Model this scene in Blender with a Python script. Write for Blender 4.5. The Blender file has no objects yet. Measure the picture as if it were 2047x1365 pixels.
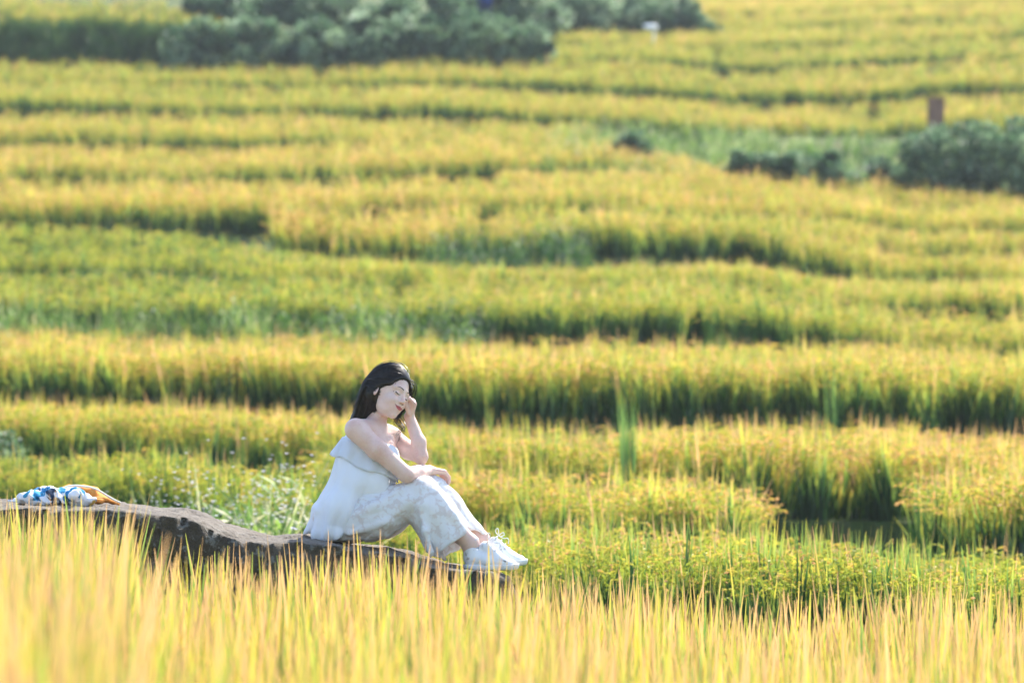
import bpy, math, random
import numpy as np
from mathutils import Vector, Matrix, noise

random.seed(7)
RNG = np.random.default_rng(7)
scene = bpy.context.scene

# ------------------------------------------------------------------ camera
F_PX = 7676.0            # 135 mm lens on 36 mm, in photograph pixels
EYE_Z = 1.6
EYE_Y = 800.0            # photograph row of the eye level
FOCUS = 17.0
cam_data = bpy.data.cameras.new("camera")
cam = bpy.data.objects.new("camera", cam_data)
scene.collection.objects.link(cam)
cam.location = (0, 0, EYE_Z)
cam.rotation_euler = (math.radians(90), 0, 0)
cam_data.lens = 135.0
cam_data.sensor_width = 36.0
cam_data.shift_y = (EYE_Y - 682.5) / 2047.0
cam_data.clip_end = 2000.0
cam_data.dof.use_dof = True
cam_data.dof.focus_distance = FOCUS
cam_data.dof.aperture_fstop = 3.0
scene.camera = cam

# ------------------------------------------------------------------ light
SUN_AZ = math.radians(28)      # from +Y (away from the camera) towards +X
SUN_EL = math.radians(46)
world = bpy.data.worlds.new("World")
scene.world = world
world.use_nodes = True
wn = world.node_tree
sky = wn.nodes.new("ShaderNodeTexSky")
sky.sky_type = 'NISHITA'
sky.sun_disc = False
sky.sun_elevation = SUN_EL
sky.sun_rotation = SUN_AZ
sky.air_density = 1.0
sky.dust_density = 1.0
wn.links.new(sky.outputs[0], wn.nodes["Background"].inputs[0])
wn.nodes["Background"].inputs[1].default_value = 0.15
sun_data = bpy.data.lights.new("sun", 'SUN')
sun_data.energy = 4.0
sun_data.angle = math.radians(0.53)
sun_data.color = (1.0, 0.94, 0.84)
sun = bpy.data.objects.new("sun", sun_data)
scene.collection.objects.link(sun)
sdir = Vector((math.sin(SUN_AZ) * math.cos(SUN_EL), math.cos(SUN_AZ) * math.cos(SUN_EL), math.sin(SUN_EL)))
sun.rotation_euler = sdir.to_track_quat('Z', 'Y').to_euler()
sun.location = sdir * 60

scene.view_settings.view_transform = 'Standard'
scene.view_settings.look = 'None'
scene.view_settings.exposure = 1.37
scene.view_settings.gamma = 1.0
scene.render.engine = 'CYCLES'
scene.cycles.max_bounces = 6
scene.cycles.diffuse_bounces = 4
scene.cycles.glossy_bounces = 2
scene.cycles.transmission_bounces = 4
scene.cycles.transparent_max_bounces = 4
scene.cycles.volume_bounces = 0
scene.cycles.sample_clamp_indirect = 6.0
scene.cycles.use_denoising = True
scene.cycles.caustics_reflective = False
scene.cycles.caustics_refractive = False

# ------------------------------------------------------------------ helpers
COL = scene.collection


def P(px, py, Y):
    """A photograph pixel at distance Y as a world point."""
    return Vector(((px - 1023.5) / F_PX * Y, Y, EYE_Z + (EYE_Y - py) / F_PX * Y))


def tag(o, label=None, cat=None, group=None, kind=None):
    if label:
        o["label"] = label
    if cat:
        o["category"] = cat
    if group:
        o["group"] = group
    if kind:
        o["kind"] = kind
    return o


def empty(name, loc):
    o = bpy.data.objects.new(name, None)
    COL.objects.link(o)
    o.location = loc
    o.empty_display_size = 0.1
    return o


def mesh_obj(name, verts, faces, mat=None, parent=None, smooth=False, link=True):
    """One mesh object; verts are world points, parented with the offset taken out."""
    me = bpy.data.meshes.new(name)
    v = np.asarray(verts, dtype=np.float64)
    if parent is not None:
        off = Vector((0, 0, 0))
        p = parent
        while p is not None:
            off += p.location
            p = p.parent
        v = v - np.array(off)
    me.from_pydata(v.tolist(), [], [tuple(int(i) for i in f) for f in faces])
    if smooth:
        me.polygons.foreach_set("use_smooth", [True] * len(me.polygons))
    me.update()
    o = bpy.data.objects.new(name, me)
    if mat:
        me.materials.append(mat)
    if link:
        COL.objects.link(o)
    if parent is not None:
        o.parent = parent
    return o


def set_attr(me, name, kind, data):
    a = me.attributes.new(name, kind, 'POINT')
    key = {'FLOAT': 'value', 'INT': 'value', 'FLOAT_VECTOR': 'vector', 'FLOAT_COLOR': 'color'}[kind]
    a.data.foreach_set(key, np.asarray(data).ravel())


def new_mat(name):
    m = bpy.data.materials.new(name)
    m.use_nodes = True
    nt = m.node_tree
    for n in list(nt.nodes):
        nt.nodes.remove(n)
    out = nt.nodes.new("ShaderNodeOutputMaterial")
    return m, nt, out


class NT:
    """Short-hand for wiring a node tree."""

    def __init__(self, nt):
        self.nt = nt

    def n(self, typ, **kw):
        nd = self.nt.nodes.new(typ)
        for k, v in kw.items():
            setattr(nd, k, v)
        return nd

    def link(self, a, b):
        self.nt.links.new(a, b)

    def put(self, sock, v):
        if hasattr(v, "is_output"):
            self.nt.links.new(v, sock)
        else:
            sock.default_value = v

    def math(self, op, a, b=0.0, clamp=False):
        nd = self.n("ShaderNodeMath", operation=op, use_clamp=clamp)
        self.put(nd.inputs[0], a)
        self.put(nd.inputs[1], b)
        return nd.outputs[0]

    def mix(self, f, a, b, blend='MIX'):
        nd = self.n("ShaderNodeMix", data_type='RGBA', blend_type=blend)
        nd.clamp_factor = True
        self.put(nd.inputs[0], f)
        for i, v in ((6, a), (7, b)):
            if isinstance(v, tuple) and len(v) == 3:
                v = (*v, 1.0)
            self.put(nd.inputs[i], v)
        return nd.outputs[2]

    def ramp(self, f, stops):
        nd = self.n("ShaderNodeValToRGB")
        el = nd.color_ramp.elements
        while len(el) < len(stops):
            el.new(0.5)
        for e, (p, c) in zip(el, stops):
            e.position = p
            e.color = (*c, 1.0) if len(c) == 3 else c
        self.put(nd.inputs[0], f)
        return nd.outputs[0]

    def noise(self, vec, scale, detail=3.0, rough=0.55, dist=0.0):
        nd = self.n("ShaderNodeTexNoise")
        nd.inputs['Scale'].default_value = scale
        nd.inputs['Detail'].default_value = detail
        nd.inputs['Roughness'].default_value = rough
        nd.inputs['Distortion'].default_value = dist
        if vec is not None:
            self.link(vec, nd.inputs['Vector'])
        return nd.outputs[0]

    def bump(self, h, strength, dist=0.01):
        nd = self.n("ShaderNodeBump")
        nd.inputs['Strength'].default_value = strength
        nd.inputs['Distance'].default_value = dist
        self.put(nd.inputs['Height'], h)
        return nd.outputs[0]

    def principled(self, color, rough=0.6, normal=None, spec=0.4, sss=0.0, sss_r=(1, .4, .25), sss_s=0.02):
        nd = self.n("ShaderNodeBsdfPrincipled")
        if isinstance(color, tuple) and len(color) == 3:
            color = (*color, 1.0)
        self.put(nd.inputs['Base Color'], color)
        self.put(nd.inputs['Roughness'], rough)
        nd.inputs['Specular IOR Level'].default_value = spec
        if sss:
            nd.inputs['Subsurface Weight'].default_value = sss
            nd.inputs['Subsurface Radius'].default_value = sss_r
            nd.inputs['Subsurface Scale'].default_value = sss_s
        if normal is not None:
            self.link(normal, nd.inputs['Normal'])
        return nd.outputs[0]

    def leafy(self, col, trans=0.5, gloss=0.05, rough=0.45, tcol=None):
        d = self.n("ShaderNodeBsdfDiffuse")
        t = self.n("ShaderNodeBsdfTranslucent")
        self.put(d.inputs[0], col)
        self.put(t.inputs[0], tcol if tcol is not None else col)
        mx = self.n("ShaderNodeMixShader")
        mx.inputs[0].default_value = trans
        self.link(d.outputs[0], mx.inputs[1])
        self.link(t.outputs[0], mx.inputs[2])
        if not gloss:
            return mx.outputs[0]
        g = self.n("ShaderNodeBsdfGlossy")
        g.inputs[0].default_value = (1, 1, 1, 1)
        g.inputs[1].default_value = rough
        m2 = self.n("ShaderNodeMixShader")
        m2.inputs[0].default_value = gloss
        self.link(mx.outputs[0], m2.inputs[1])
        self.link(g.outputs[0], m2.inputs[2])
        return m2.outputs[0]


def interp(xs, ys, x):
    return np.interp(x, xs, ys)


def sstep(a, b, x):
    t = np.clip((np.asarray(x, float) - a) / (b - a), 0, 1)
    return t * t * (3 - 2 * t)
# ================================================================== plants (prototypes)


def ribbon(verts, faces, cols, base, az, lean, curve, length, width, segs, kind, rnd, twist=0.0, tip=0.06):
    """A tapered blade: leaves the base upright, leans along az and arcs over."""
    d = np.array([math.cos(az), math.sin(az), 0.0])
    sidev = np.array([-math.sin(az + twist), math.cos(az + twist), 0.0])
    p = np.array(base, float)
    ang = lean
    start = len(verts)
    for i in range(segs + 1):
        t = i / segs
        w = width * (0.65 + 0.35 * min(1, t * 4)) * (1.0 if t < 0.55 else max(tip, 1 - (t - 0.55) / 0.45 * (1 - tip)))
        verts.append(tuple(p - sidev * w / 2))
        verts.append(tuple(p + sidev * w / 2))
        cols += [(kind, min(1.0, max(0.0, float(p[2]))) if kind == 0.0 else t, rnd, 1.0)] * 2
        ang = lean + curve * t * t
        step = length / segs
        p = p + (d * math.sin(ang) + np.array([0, 0, 1.0]) * math.cos(ang)) * step
    for i in range(segs):
        a = start + 2 * i
        faces.append((a, a + 1, a + 3, a + 2))


def grains(verts, faces, cols, rng, base, az, lean, length, n, size, rnd, droop):
    """A rice head: an arching stem hung with small grain diamonds."""
    d = np.array([math.cos(az), math.sin(az), 0.0])
    p = np.array(base, float)
    pts = []
    for i in range(n):
        t = i / (n - 1)
        ang = lean + droop * t ** 1.3
        p = p + (d * math.sin(ang) + np.array([0, 0, 1.0]) * math.cos(ang)) * (length / n)
        pts.append((p.copy(), ang, t))
    for p, ang, t in pts:
        o = p + np.array([rng.normal(0, .008), rng.normal(0, .008), rng.normal(0, .006)])
        ax = d * math.sin(ang) + np.array([0, 0, 1.0]) * math.cos(ang)
        a2 = rng.uniform(0, 6.28)
        s1 = np.array([math.cos(a2), math.sin(a2), 0.0]) * size * 0.34
        k = len(verts)
        L = size * rng.uniform(.8, 1.25)
        verts += [tuple(o - ax * L * .5), tuple(o + s1), tuple(o + ax * L * .5), tuple(o - s1)]
        cols += [(1.0, t, rnd, 1.0)] * 4
        faces.append((k, k + 1, k + 2, k + 3))
        s2 = np.cross(ax, s1)
        s2 = s2 / (np.linalg.norm(s2) + 1e-9) * size * 0.34
        verts += [tuple(o - ax * L * .5), tuple(o + s2), tuple(o + ax * L * .5), tuple(o - s2)]
        cols += [(1.0, t, rnd, 1.0)] * 4
        faces.append((k + 4, k + 5, k + 6, k + 7))


def make_proto(name, build, mat, coll):
    verts, faces, cols = [], [], []
    build(verts, faces, cols)
    me = bpy.data.meshes.new(name)
    me.from_pydata(verts, [], faces)
    me.materials.append(mat)
    set_attr(me, "col", 'FLOAT_COLOR', cols)
    me.update()
    o = bpy.data.objects.new(name, me)
    coll.objects.link(o)
    return o


def plant_material(name, leaf_stops, head_stops, trans=0.48, gloss=0.03):
    """Colours run along the blade (t) and shift with the plant's own ripeness (tint.x), brightness (tint.y)."""
    m, nt, out = new_mat(name)
    T = NT(nt)
    a = T.n("ShaderNodeAttribute", attribute_name="col")
    sep = T.n("ShaderNodeSeparateColor")
    T.link(a.outputs['Color'], sep.inputs[0])
    kind, t, rnd = sep.outputs[0], sep.outputs[1], sep.outputs[2]
    ti = T.n("ShaderNodeAttribute", attribute_name="tint", attribute_type='INSTANCER')
    s2 = T.n("ShaderNodeSeparateXYZ")
    T.link(ti.outputs['Vector'], s2.inputs[0])
    ripe, bright = s2.outputs[0], s2.outputs[1]
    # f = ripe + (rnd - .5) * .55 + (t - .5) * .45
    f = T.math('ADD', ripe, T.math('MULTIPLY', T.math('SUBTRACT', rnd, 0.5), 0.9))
    f = T.math('ADD', f, T.math('MULTIPLY', T.math('SUBTRACT', t, 0.76), 1.6), clamp=True)  # steep fall with height: greener low leaves plus painted-in shade
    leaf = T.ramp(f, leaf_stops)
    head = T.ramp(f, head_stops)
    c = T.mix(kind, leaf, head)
    mul = T.n("ShaderNodeVectorMath", operation='SCALE')
    T.link(c, mul.inputs[0])
    T.link(bright, mul.inputs['Scale'])
    col = mul.outputs[0]
    T.link(T.leafy(col, trans, gloss), out.inputs[0])
    return m


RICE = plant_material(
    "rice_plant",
    [(0.0, (0.03, 0.085, 0.02)), (0.16, (0.11, 0.23, 0.04)), (0.36, (0.34, 0.47, 0.09)), (0.55, (0.56, 0.56, 0.08)), (0.76, (0.71, 0.56, 0.08)), (1.0, (0.77, 0.46, 0.20))],  # low leaves are greener; the dark end also paints shade at terrace feet
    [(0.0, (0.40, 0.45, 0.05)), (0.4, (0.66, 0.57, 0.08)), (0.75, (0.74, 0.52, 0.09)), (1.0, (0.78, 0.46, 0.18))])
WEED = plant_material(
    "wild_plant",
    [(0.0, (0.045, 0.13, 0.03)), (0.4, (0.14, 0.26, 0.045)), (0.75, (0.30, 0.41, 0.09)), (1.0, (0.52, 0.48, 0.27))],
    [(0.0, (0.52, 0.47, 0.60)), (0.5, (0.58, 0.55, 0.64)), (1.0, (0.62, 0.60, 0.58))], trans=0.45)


def rice_builder(seed, n_leaf, n_head, segs, n_grain, wid, gsize, spread=.05, erect=1.0, hh=(.58, .80), tall=.15):
    rng = np.random.default_rng(seed)

    def b(v, f, c):
        for i in range(n_leaf):
            az = rng.uniform(0, 6.283)
            r = spread * math.sqrt(rng.uniform())
            a0 = rng.uniform(0, 6.283)
            ln = rng.uniform(.55, 1.0) if rng.uniform() > tall else rng.uniform(1.0, 1.14)
            ribbon(v, f, c, (r * math.cos(a0), r * math.sin(a0), -0.03), az, abs(rng.normal(.06, .09)), rng.uniform(-.05, .75) * max(.05, 1.2 - ln) * 2.2 * erect,
                   ln, wid * rng.uniform(.7, 1.2), segs, 0.0, rng.uniform(), rng.uniform(-.9, .9))
        for i in range(n_head):
            az = rng.uniform(0, 6.283)
            r = spread * math.sqrt(rng.uniform())
            a0 = rng.uniform(0, 6.283)
            bx, by = r * math.cos(a0), r * math.sin(a0)
            h = rng.uniform(*hh)
            lean = rng.uniform(.03, .22)
            ribbon(v, f, c, (bx, by, 0), az, lean, 0.05, h, .005, 2, 0.0, rng.uniform(.2, .6), 0, tip=.8)
            top = (bx + math.cos(az) * math.sin(lean) * h, by + math.sin(az) * math.sin(lean) * h, h * math.cos(lean) - .03)
            grains(v, f, c, rng, top, az, lean + .15, rng.uniform(.17, .24), n_grain, gsize, rng.uniform(), rng.uniform(1.0, 2.1))
    return b


COLL_NEAR = bpy.data.collections.new("rice_near")
COLL_FAR = bpy.data.collections.new("rice_far")
COLL_WEED = bpy.data.collections.new("weed_tufts")
COLL_FLOWER = bpy.data.collections.new("flower_weeds")
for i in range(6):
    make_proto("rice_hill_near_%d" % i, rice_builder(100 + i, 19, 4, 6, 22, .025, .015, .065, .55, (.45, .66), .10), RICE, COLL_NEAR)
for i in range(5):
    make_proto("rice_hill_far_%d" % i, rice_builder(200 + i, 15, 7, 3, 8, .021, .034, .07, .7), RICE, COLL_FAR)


def weed_builder(seed, n, flowers):
    rng = np.random.default_rng(seed)

    def b(v, f, c):
        for i in range(n):
            az = rng.uniform(0, 6.283)
            r = .10 * math.sqrt(rng.uniform())
            a0 = rng.uniform(0, 6.283)
            ln = rng.uniform(.35, 1.0)
            ribbon(v, f, c, (r * math.cos(a0), r * math.sin(a0), -0.02), az, abs(rng.normal(.15, .2)), rng.uniform(.2, 1.2),
                   ln, .016 * rng.uniform(.6, 1.3), 3, 0.0, rng.uniform(), rng.uniform(-1, 1))
            # small side leaves
            for k in range(2):
                h = rng.uniform(.2, .8) * ln
                ribbon(v, f, c, (r * math.cos(a0) + rng.normal(0, .05), r * math.sin(a0) + rng.normal(0, .05), h), rng.uniform(0, 6.283),
                       rng.uniform(.6, 1.3), rng.uniform(.2, .9), rng.uniform(.07, .16), .03, 2, 0.0, rng.uniform(), rng.uniform(-1, 1))
        for i in range(flowers):
            az = rng.uniform(0, 6.283)
            rr = .18 * math.sqrt(rng.uniform())
            h = rng.uniform(.6, 1.0)
            top = (rr * math.cos(az), rr * math.sin(az), h)
            for k in range(5):
                ribbon(v, f, c, top, k * 1.257, 1.1, .3, .013, .011, 1, 1.0, rng.uniform(), 0, tip=.7)
    return b


for i in range(4):
    make_proto("weed_tuft_%d" % i, weed_builder(300 + i, 16, 0), WEED, COLL_WEED)
for i in range(4):
    make_proto("flower_weed_%d" % i, weed_builder(320 + i, 12, 9), WEED, COLL_FLOWER)


def scatter_group(coll):
    g = bpy.data.node_groups.new("scatter_" + coll.name, 'GeometryNodeTree')
    g.interface.new_socket("Geometry", in_out='INPUT', socket_type='NodeSocketGeometry')
    g.interface.new_socket("Geometry", in_out='OUTPUT', socket_type='NodeSocketGeometry')
    N = g.nodes
    gi, go = N.new("NodeGroupInput"), N.new("NodeGroupOutput")
    ci = N.new("GeometryNodeCollectionInfo")
    ci.inputs['Collection'].default_value = coll
    ci.inputs['Separate Children'].default_value = True
    ci.inputs['Reset Children'].default_value = True
    ip = N.new("GeometryNodeInstanceOnPoints")
    ip.inputs['Pick Instance'].default_value = True

    def named(nm, dt):
        a = N.new("GeometryNodeInputNamedAttribute")
        a.data_type = dt
        a.inputs[0].default_value = nm
        return a.outputs[0]
    L = g.links
    L.new(gi.outputs[0], ip.inputs['Points'])
    L.new(ci.outputs[0], ip.inputs['Instance'])
    L.new(named("vid", 'INT'), ip.inputs['Instance Index'])
    L.new(named("rot", 'FLOAT_VECTOR'), ip.inputs['Rotation'])
    L.new(named("scl", 'FLOAT_VECTOR'), ip.inputs['Scale'])
    L.new(ip.outputs[0], go.inputs[0])
    return g


GROUPS = {c.name: scatter_group(c) for c in (COLL_NEAR, COLL_FAR, COLL_WEED, COLL_FLOWER)}
N_INST = 0


def scatter(name, pts, hgt, ripe, bright, coll, label, cat, lean=.08, group=None, fat=1.0):
    """A sown patch: one object whose points carry turn, size, kind and ripeness of each plant."""
    global N_INST
    pts = np.asarray(pts, float)
    n = len(pts)
    N_INST += n
    me = bpy.data.meshes.new(name)
    me.from_pydata(pts.tolist(), [], [])
    rot = np.stack([RNG.normal(0, lean, n), RNG.normal(0, lean, n), RNG.uniform(0, 6.283, n)], 1)
    s = np.asarray(hgt) * RNG.uniform(.86, 1.1, n)
    sc = np.stack([s * fat * RNG.uniform(.9, 1.25, n), s * fat * RNG.uniform(.9, 1.25, n), s], 1)
    set_attr(me, "rot", 'FLOAT_VECTOR', rot)
    set_attr(me, "scl", 'FLOAT_VECTOR', sc)
    set_attr(me, "vid", 'INT', RNG.integers(0, len(coll.objects), n).astype(np.int32))
    set_attr(me, "tint", 'FLOAT_VECTOR', np.stack([np.clip(ripe, 0, 1), bright, np.zeros(n)], 1))
    o = bpy.data.objects.new(name, me)
    COL.objects.link(o)
    md = o.modifiers.new("scatter", 'NODES')
    md.node_group = GROUPS[coll.name]
    return tag(o, label, cat, group, 'stuff')


def pnoise(x, y, s, seed=0.0):
    return np.array([noise.noise((a * s + seed, b * s - seed * .7, seed)) for a, b in zip(x, y)])


# ================================================================== terraces
XC = [-400, 0, 300, 600, 900, 1200, 1500, 1800, 2047, 2450]
# name, distance of the front edge, photograph row of the rice tops at the front edge and at the back, rice height,
# stretches without rice, ripeness left->right, label
ROWS = [
    ("A", [30, 29, 28, 25.5, 22.5, 20, 19.5, 19.5, 19.5, 19.5],
     [925, 925, 930, 965, 1060, 1085, 1095, 1115, 1130, 1140], [880, 880, 888, 920, 1022, 1035, 1045, 1062, 1087, 1100], .82,
     [], [.18, .22, .22, .25, .34, .34, .34, .36, .38, .40], "green-gold rice terrace right behind the rock and the woman's shoes"),
    ("B", [31.5, 31.5, 31, 29, 26.5, 25, 24.5, 24.5, 24.5, 24.5],
     [872, 872, 872, 885, 950, 960, 975, 965, 945, 940], [866, 866, 866, 874, 918, 930, 945, 928, 905, 900], .82,
     [(-1000, 640), (1515, 1835)], [.4, .4, .4, .45, .55, .56, .58, .6, .66, .66], "golden rice band broken by a dark gap, level with the woman's forearms"),
    ("C", [35, 34, 34, 33, 30, 29, 29, 29, 29, 29],
     [812, 812, 815, 825, 868, 872, 868, 875, 890, 895], [790, 790, 795, 805, 835, 838, 835, 840, 858, 865], .85,
     [], [.5, .5, .5, .52, .5, .52, .58, .66, .7, .7], "yellow rice terrace level with the woman's shoulders"),
    ("D", [38.5, 38, 38, 37.5, 36, 35, 35, 35, 35, 35],
     [690, 690, 695, 705, 712, 712, 715, 720, 728, 735], [648, 650, 655, 660, 668, 672, 675, 680, 690, 695], .85,
     [], [.62, .62, .6, .56, .56, .56, .54, .52, .5, .5], "tall golden rice terrace just above the woman's head"),
    ("E", [46, 45, 45, 44, 43, 42, 42, 42, 42, 42],
     [575, 575, 580, 585, 590, 590, 592, 640, 645, 650], [530, 530, 535, 535, 540, 545, 548, 605, 610, 615], .8,
     [], [.2, .22, .26, .34, .40, .42, .42, .52, .55, .55], "light green rice terrace with weeds and white flowers along its foot"),
    ("E2", [49, 49, 49, 49, 49, 48.5, 48, 46, 46, 46],
     [518, 518, 515, 524, 532, 537, 541, 570, 575, 580], [440, 440, 440, 494, 520, 527, 530, 545, 548, 550], .75,
     [], [.22, .22, .22, .26, .3, .38, .48, .58, .6, .6], "pale green sloping rice terrace in front of the rounded golden one"),
    ("F", [57, 57, 56.5, 54.5, 53, 53, 53, 53, 53, 53],
     [430, 430, 430, 448, 436, 432, 440, 515, 520, 522], [425, 425, 425, 407, 400, 400, 404, 490, 495, 498], .85,
     [(-1000, 556)], [.6, .6, .6, .68, .62, .50, .40, .50, .56, .6], "golden rice terrace with a rounded end and dark foot in mid-field"),
    ("F2", [58, 58, 57.5, 57, 57, 57, 57, 56.5, 56.5, 56.5],
     [428, 428, 428, 405, 398, 398, 430, 465, 470, 472], [424, 424, 424, 402, 395, 395, 415, 440, 445, 450], .8,
     [(-1000, 1480)], [.5, .5, .5, .5, .5, .5, .55, .55, .52, .5], "narrow yellow rice terrace between the rounded one and the ridge"),
    ("G", [59, 59, 59, 58.5, 59, 59, 60, 60, 60, 60],
     [388, 388, 386, 385, 378, 382, 388, 424, 430, 436], [346, 346, 346, 347, 342, 346, 352, 398, 404, 410], .85,
     [], [.66, .66, .66, .64, .62, .6, .58, .58, .56, .56], "broad orange-gold rice terrace with a brown face behind the rounded one"),
    ("G2", [64, 64, 64, 64, 64, 64, 64, 64, 64, 64],
     [340, 340, 340, 340, 338, 340, 356, 382, 396, 400], [336, 336, 336, 336, 334, 330, 328, 346, 367, 375], .85,
     [(-1000, 1000)], [.7, .7, .7, .7, .66, .68, .7, .7, .68, .68], "orange-gold rice slope in front of the dark shrubs"),
    ("H", [66, 66, 66, 66, 67, 68, 68, 68, 68, 68],
     [314, 314, 314, 314, 304, 302, 340, 375, 395, 400], [282, 282, 282, 280, 262, 270, 335, 372, 392, 398], .85,
     [(1475, 3000)], [.68, .68, .68, .66, .62, .64, .68, .6, .6, .6], "golden rice terrace tapering out before the dark shrubs"),
    ("I", [72, 72, 72, 72, 72, 72, 72, 72, 72, 72],
     [247, 247, 247, 252, 260, 270, 322, 340, 350, 355], [213, 213, 213, 222, 236, 240, 214, 212, 210, 210], .85,
     [(1185, 3000)], [.62, .62, .6, .58, .56, .5, .5, .5, .5, .5], "golden rice terrace that ends at a grassy hummock"),
    ("J", [78, 78, 78, 78, 78, 78, 78, 78, 78, 78],
     [184, 184, 186, 196, 195, 208, 232, 228, 220, 212], [155, 155, 156, 165, 165, 180, 198, 190, 180, 172], .85,
     [], [.46, .46, .46, .5, .52, .6, .62, .54, .56, .56], "yellow rice terrace ending beside the brown post"),
    ("K", [84, 84, 84, 84, 84, 84, 84, 84, 84, 84],
     [142, 142, 144, 146, 138, 152, 168, 160, 148, 140], [112, 112, 114, 108, 98, 112, 130, 120, 108, 98], .85,
     [], [.42, .42, .42, .46, .5, .52, .52, .54, .58, .58], "thin yellow-green rice terrace below the shady bank and shrubs"),
    ("L", [91, 91, 91, 90, 90, 90, 90, 90, 90, 90],
     [28, 28, 32, 80, 92, 100, 112, 102, 92, 85], [-14, -14, -6, 70, 86, 80, 86, 74, 62, 55], .7,
     [(445, 830)], [.6, .6, .6, .5, .5, .5, .5, .52, .56, .56], "yellow rice strip running along the top of the shady bank"),
    ("M", [97, 97, 97, 96, 96, 96, 96, 96, 96, 96],
     [-5, -5, 0, 20, 70, 68, 72, 58, 48, 40], [-20, -20, -15, 0, 50, 48, 50, 36, 24, 15], .85,
     [(-1000, 1100)], [.6] * 7 + [.54, .58, .58], "tan rice band by the white bag on the far slope"),
    ("N", [103, 103, 103, 103, 103, 103, 102, 102, 102, 102],
     [-20, -20, -15, -5, 30, 30, 40, 26, 14, 5], [-40, -40, -35, -25, 10, 12, 22, 8, -6, -15], .85,
     [(-1000, 1390)], [.6] * 7 + [.62, .62, .6], "tan-gold rice band on the far slope beside the top shrubs"),
    ("O", [109, 109, 109, 109, 109, 109, 108, 108, 108, 108],
     [-40, -40, -35, -25, -5, 0, 14, 0, -14, -24], [-60, -60, -55, -45, -25, -20, -6, -22, -36, -46], .85,
     [(-1000, 1390)], [.6] * 7 + [.56, .56, .56], "faint yellow rice band at the top edge of the far slope"),
]
END_D = [124] * 10
RIPER = {'B': .06, 'C': .06, 'D': .06, 'F': .08, 'F2': .03, 'G': .07, 'G2': .06, 'H': .07, 'I': .07, 'J': .03, 'K': .03, 'A': -.02, 'E': -.02, 'E2': -.02}
ROWS = [(r[0], r[1], r[2], r[3], r[4] * .76, r[5], [v + .05 + RIPER.get(r[0], 0.0) for v in r[6]], r[7]) for r in ROWS]


def front_z(row, x, which):
    d = interp(XC, row[1], x)
    if which == 'f':
        return EYE_Z + (EYE_Y - interp(XC, row[2], x)) / F_PX * d - row[4]
    return None


def row_geo(k, xs):
    """Front distance, back distance, ground heights front/back of terrace k along photograph columns xs."""
    r = ROWS[k]
    df = interp(XC, r[1], xs)
    db = interp(XC, ROWS[k + 1][1] if k + 1 < len(ROWS) else END_D, xs) - .12
    # the terrace edges rise and dip a little along their run
    j = np.array([noise.noise((x * .0045, k * 5.3, 9)) for x in np.atleast_1d(xs)]) * (.05 if k < 4 else .10)
    zf = EYE_Z + (EYE_Y - interp(XC, r[2], xs)) / F_PX * df - r[4] + j
    zb = EYE_Z + (EYE_Y - interp(XC, r[3], xs)) / F_PX * db - r[4] + j * .5
    if r[0] == 'B':     # the band is broken by a sunken gap
        dip = .42 * sstep(1490, 1545, xs) * (1 - sstep(1805, 1860, xs))
        zf, zb = zf - dip, zb - dip
    return df, db, zf, zb


def wob(xs, k):
    """Small bends of the terrace edges (metres)."""
    return np.array([(.45 if k < 5 else .8) * noise.noise((x * .005, k * 3.7, 0)) + .16 * noise.noise((x * .025, k * 1.3, 5)) for x in np.atleast_1d(xs)])


def fg_top(xs):
    """Height of the rice tops of the near field over world x-columns (photograph columns at 15 m)."""
    return EYE_Z - .87 + .16 * (1 - sstep(1020, 1250, xs)) + .205 * (1 - sstep(170, 330, xs)) + .02 * np.sin(np.asarray(xs) * .011)


FG_H = .86

# ground sheet: near field, hollow behind the rock, terraces with their banks, then the hill runs on
xs_cols = np.arange(-1000, 3051, 25.0)
prof = []
lines = []


def add_line(D, Z):
    lines.append((np.broadcast_to(D, xs_cols.shape).astype(float), np.broadcast_to(Z, xs_cols.shape).astype(float)))


fgz = fg_top(xs_cols) - FG_H
add_line(2.0, fgz)
add_line(6.0, fgz)
add_line(12.0, fgz)
add_line(15.7, fgz)
add_line(16.3, fgz - .05)
dfA, dbA, zfA, zbA = row_geo(0, xs_cols)
add_line(17.6, np.minimum(fgz - .25, zfA))
add_line(dfA - .25, zfA - .15)
for k in range(len(ROWS)):
    df, db, zf, zb = row_geo(k, xs_cols)
    w = wob(xs_cols, k)
    w2 = wob(xs_cols, k + 1)
    add_line(df + w, zf)
    add_line(db + w2 - .05, zb)
add_line(150.0, lines[-1][1] + 3)
add_line(260.0, lines[-1][1] + 20)
add_line(600.0, lines[-1][1] + 40)
gv, gf = [], []
nc = len(xs_cols)
for D, Z in lines:
    for i in range(nc):
        gv.append(((xs_cols[i] - 1023.5) / F_PX * D[i] * 1.0, D[i], Z[i]))
for j in range(len(lines) - 1):
    for i in range(nc - 1):
        a = j * nc + i
        gf.append((a, a + 1, a + nc + 1, a + nc))
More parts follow.
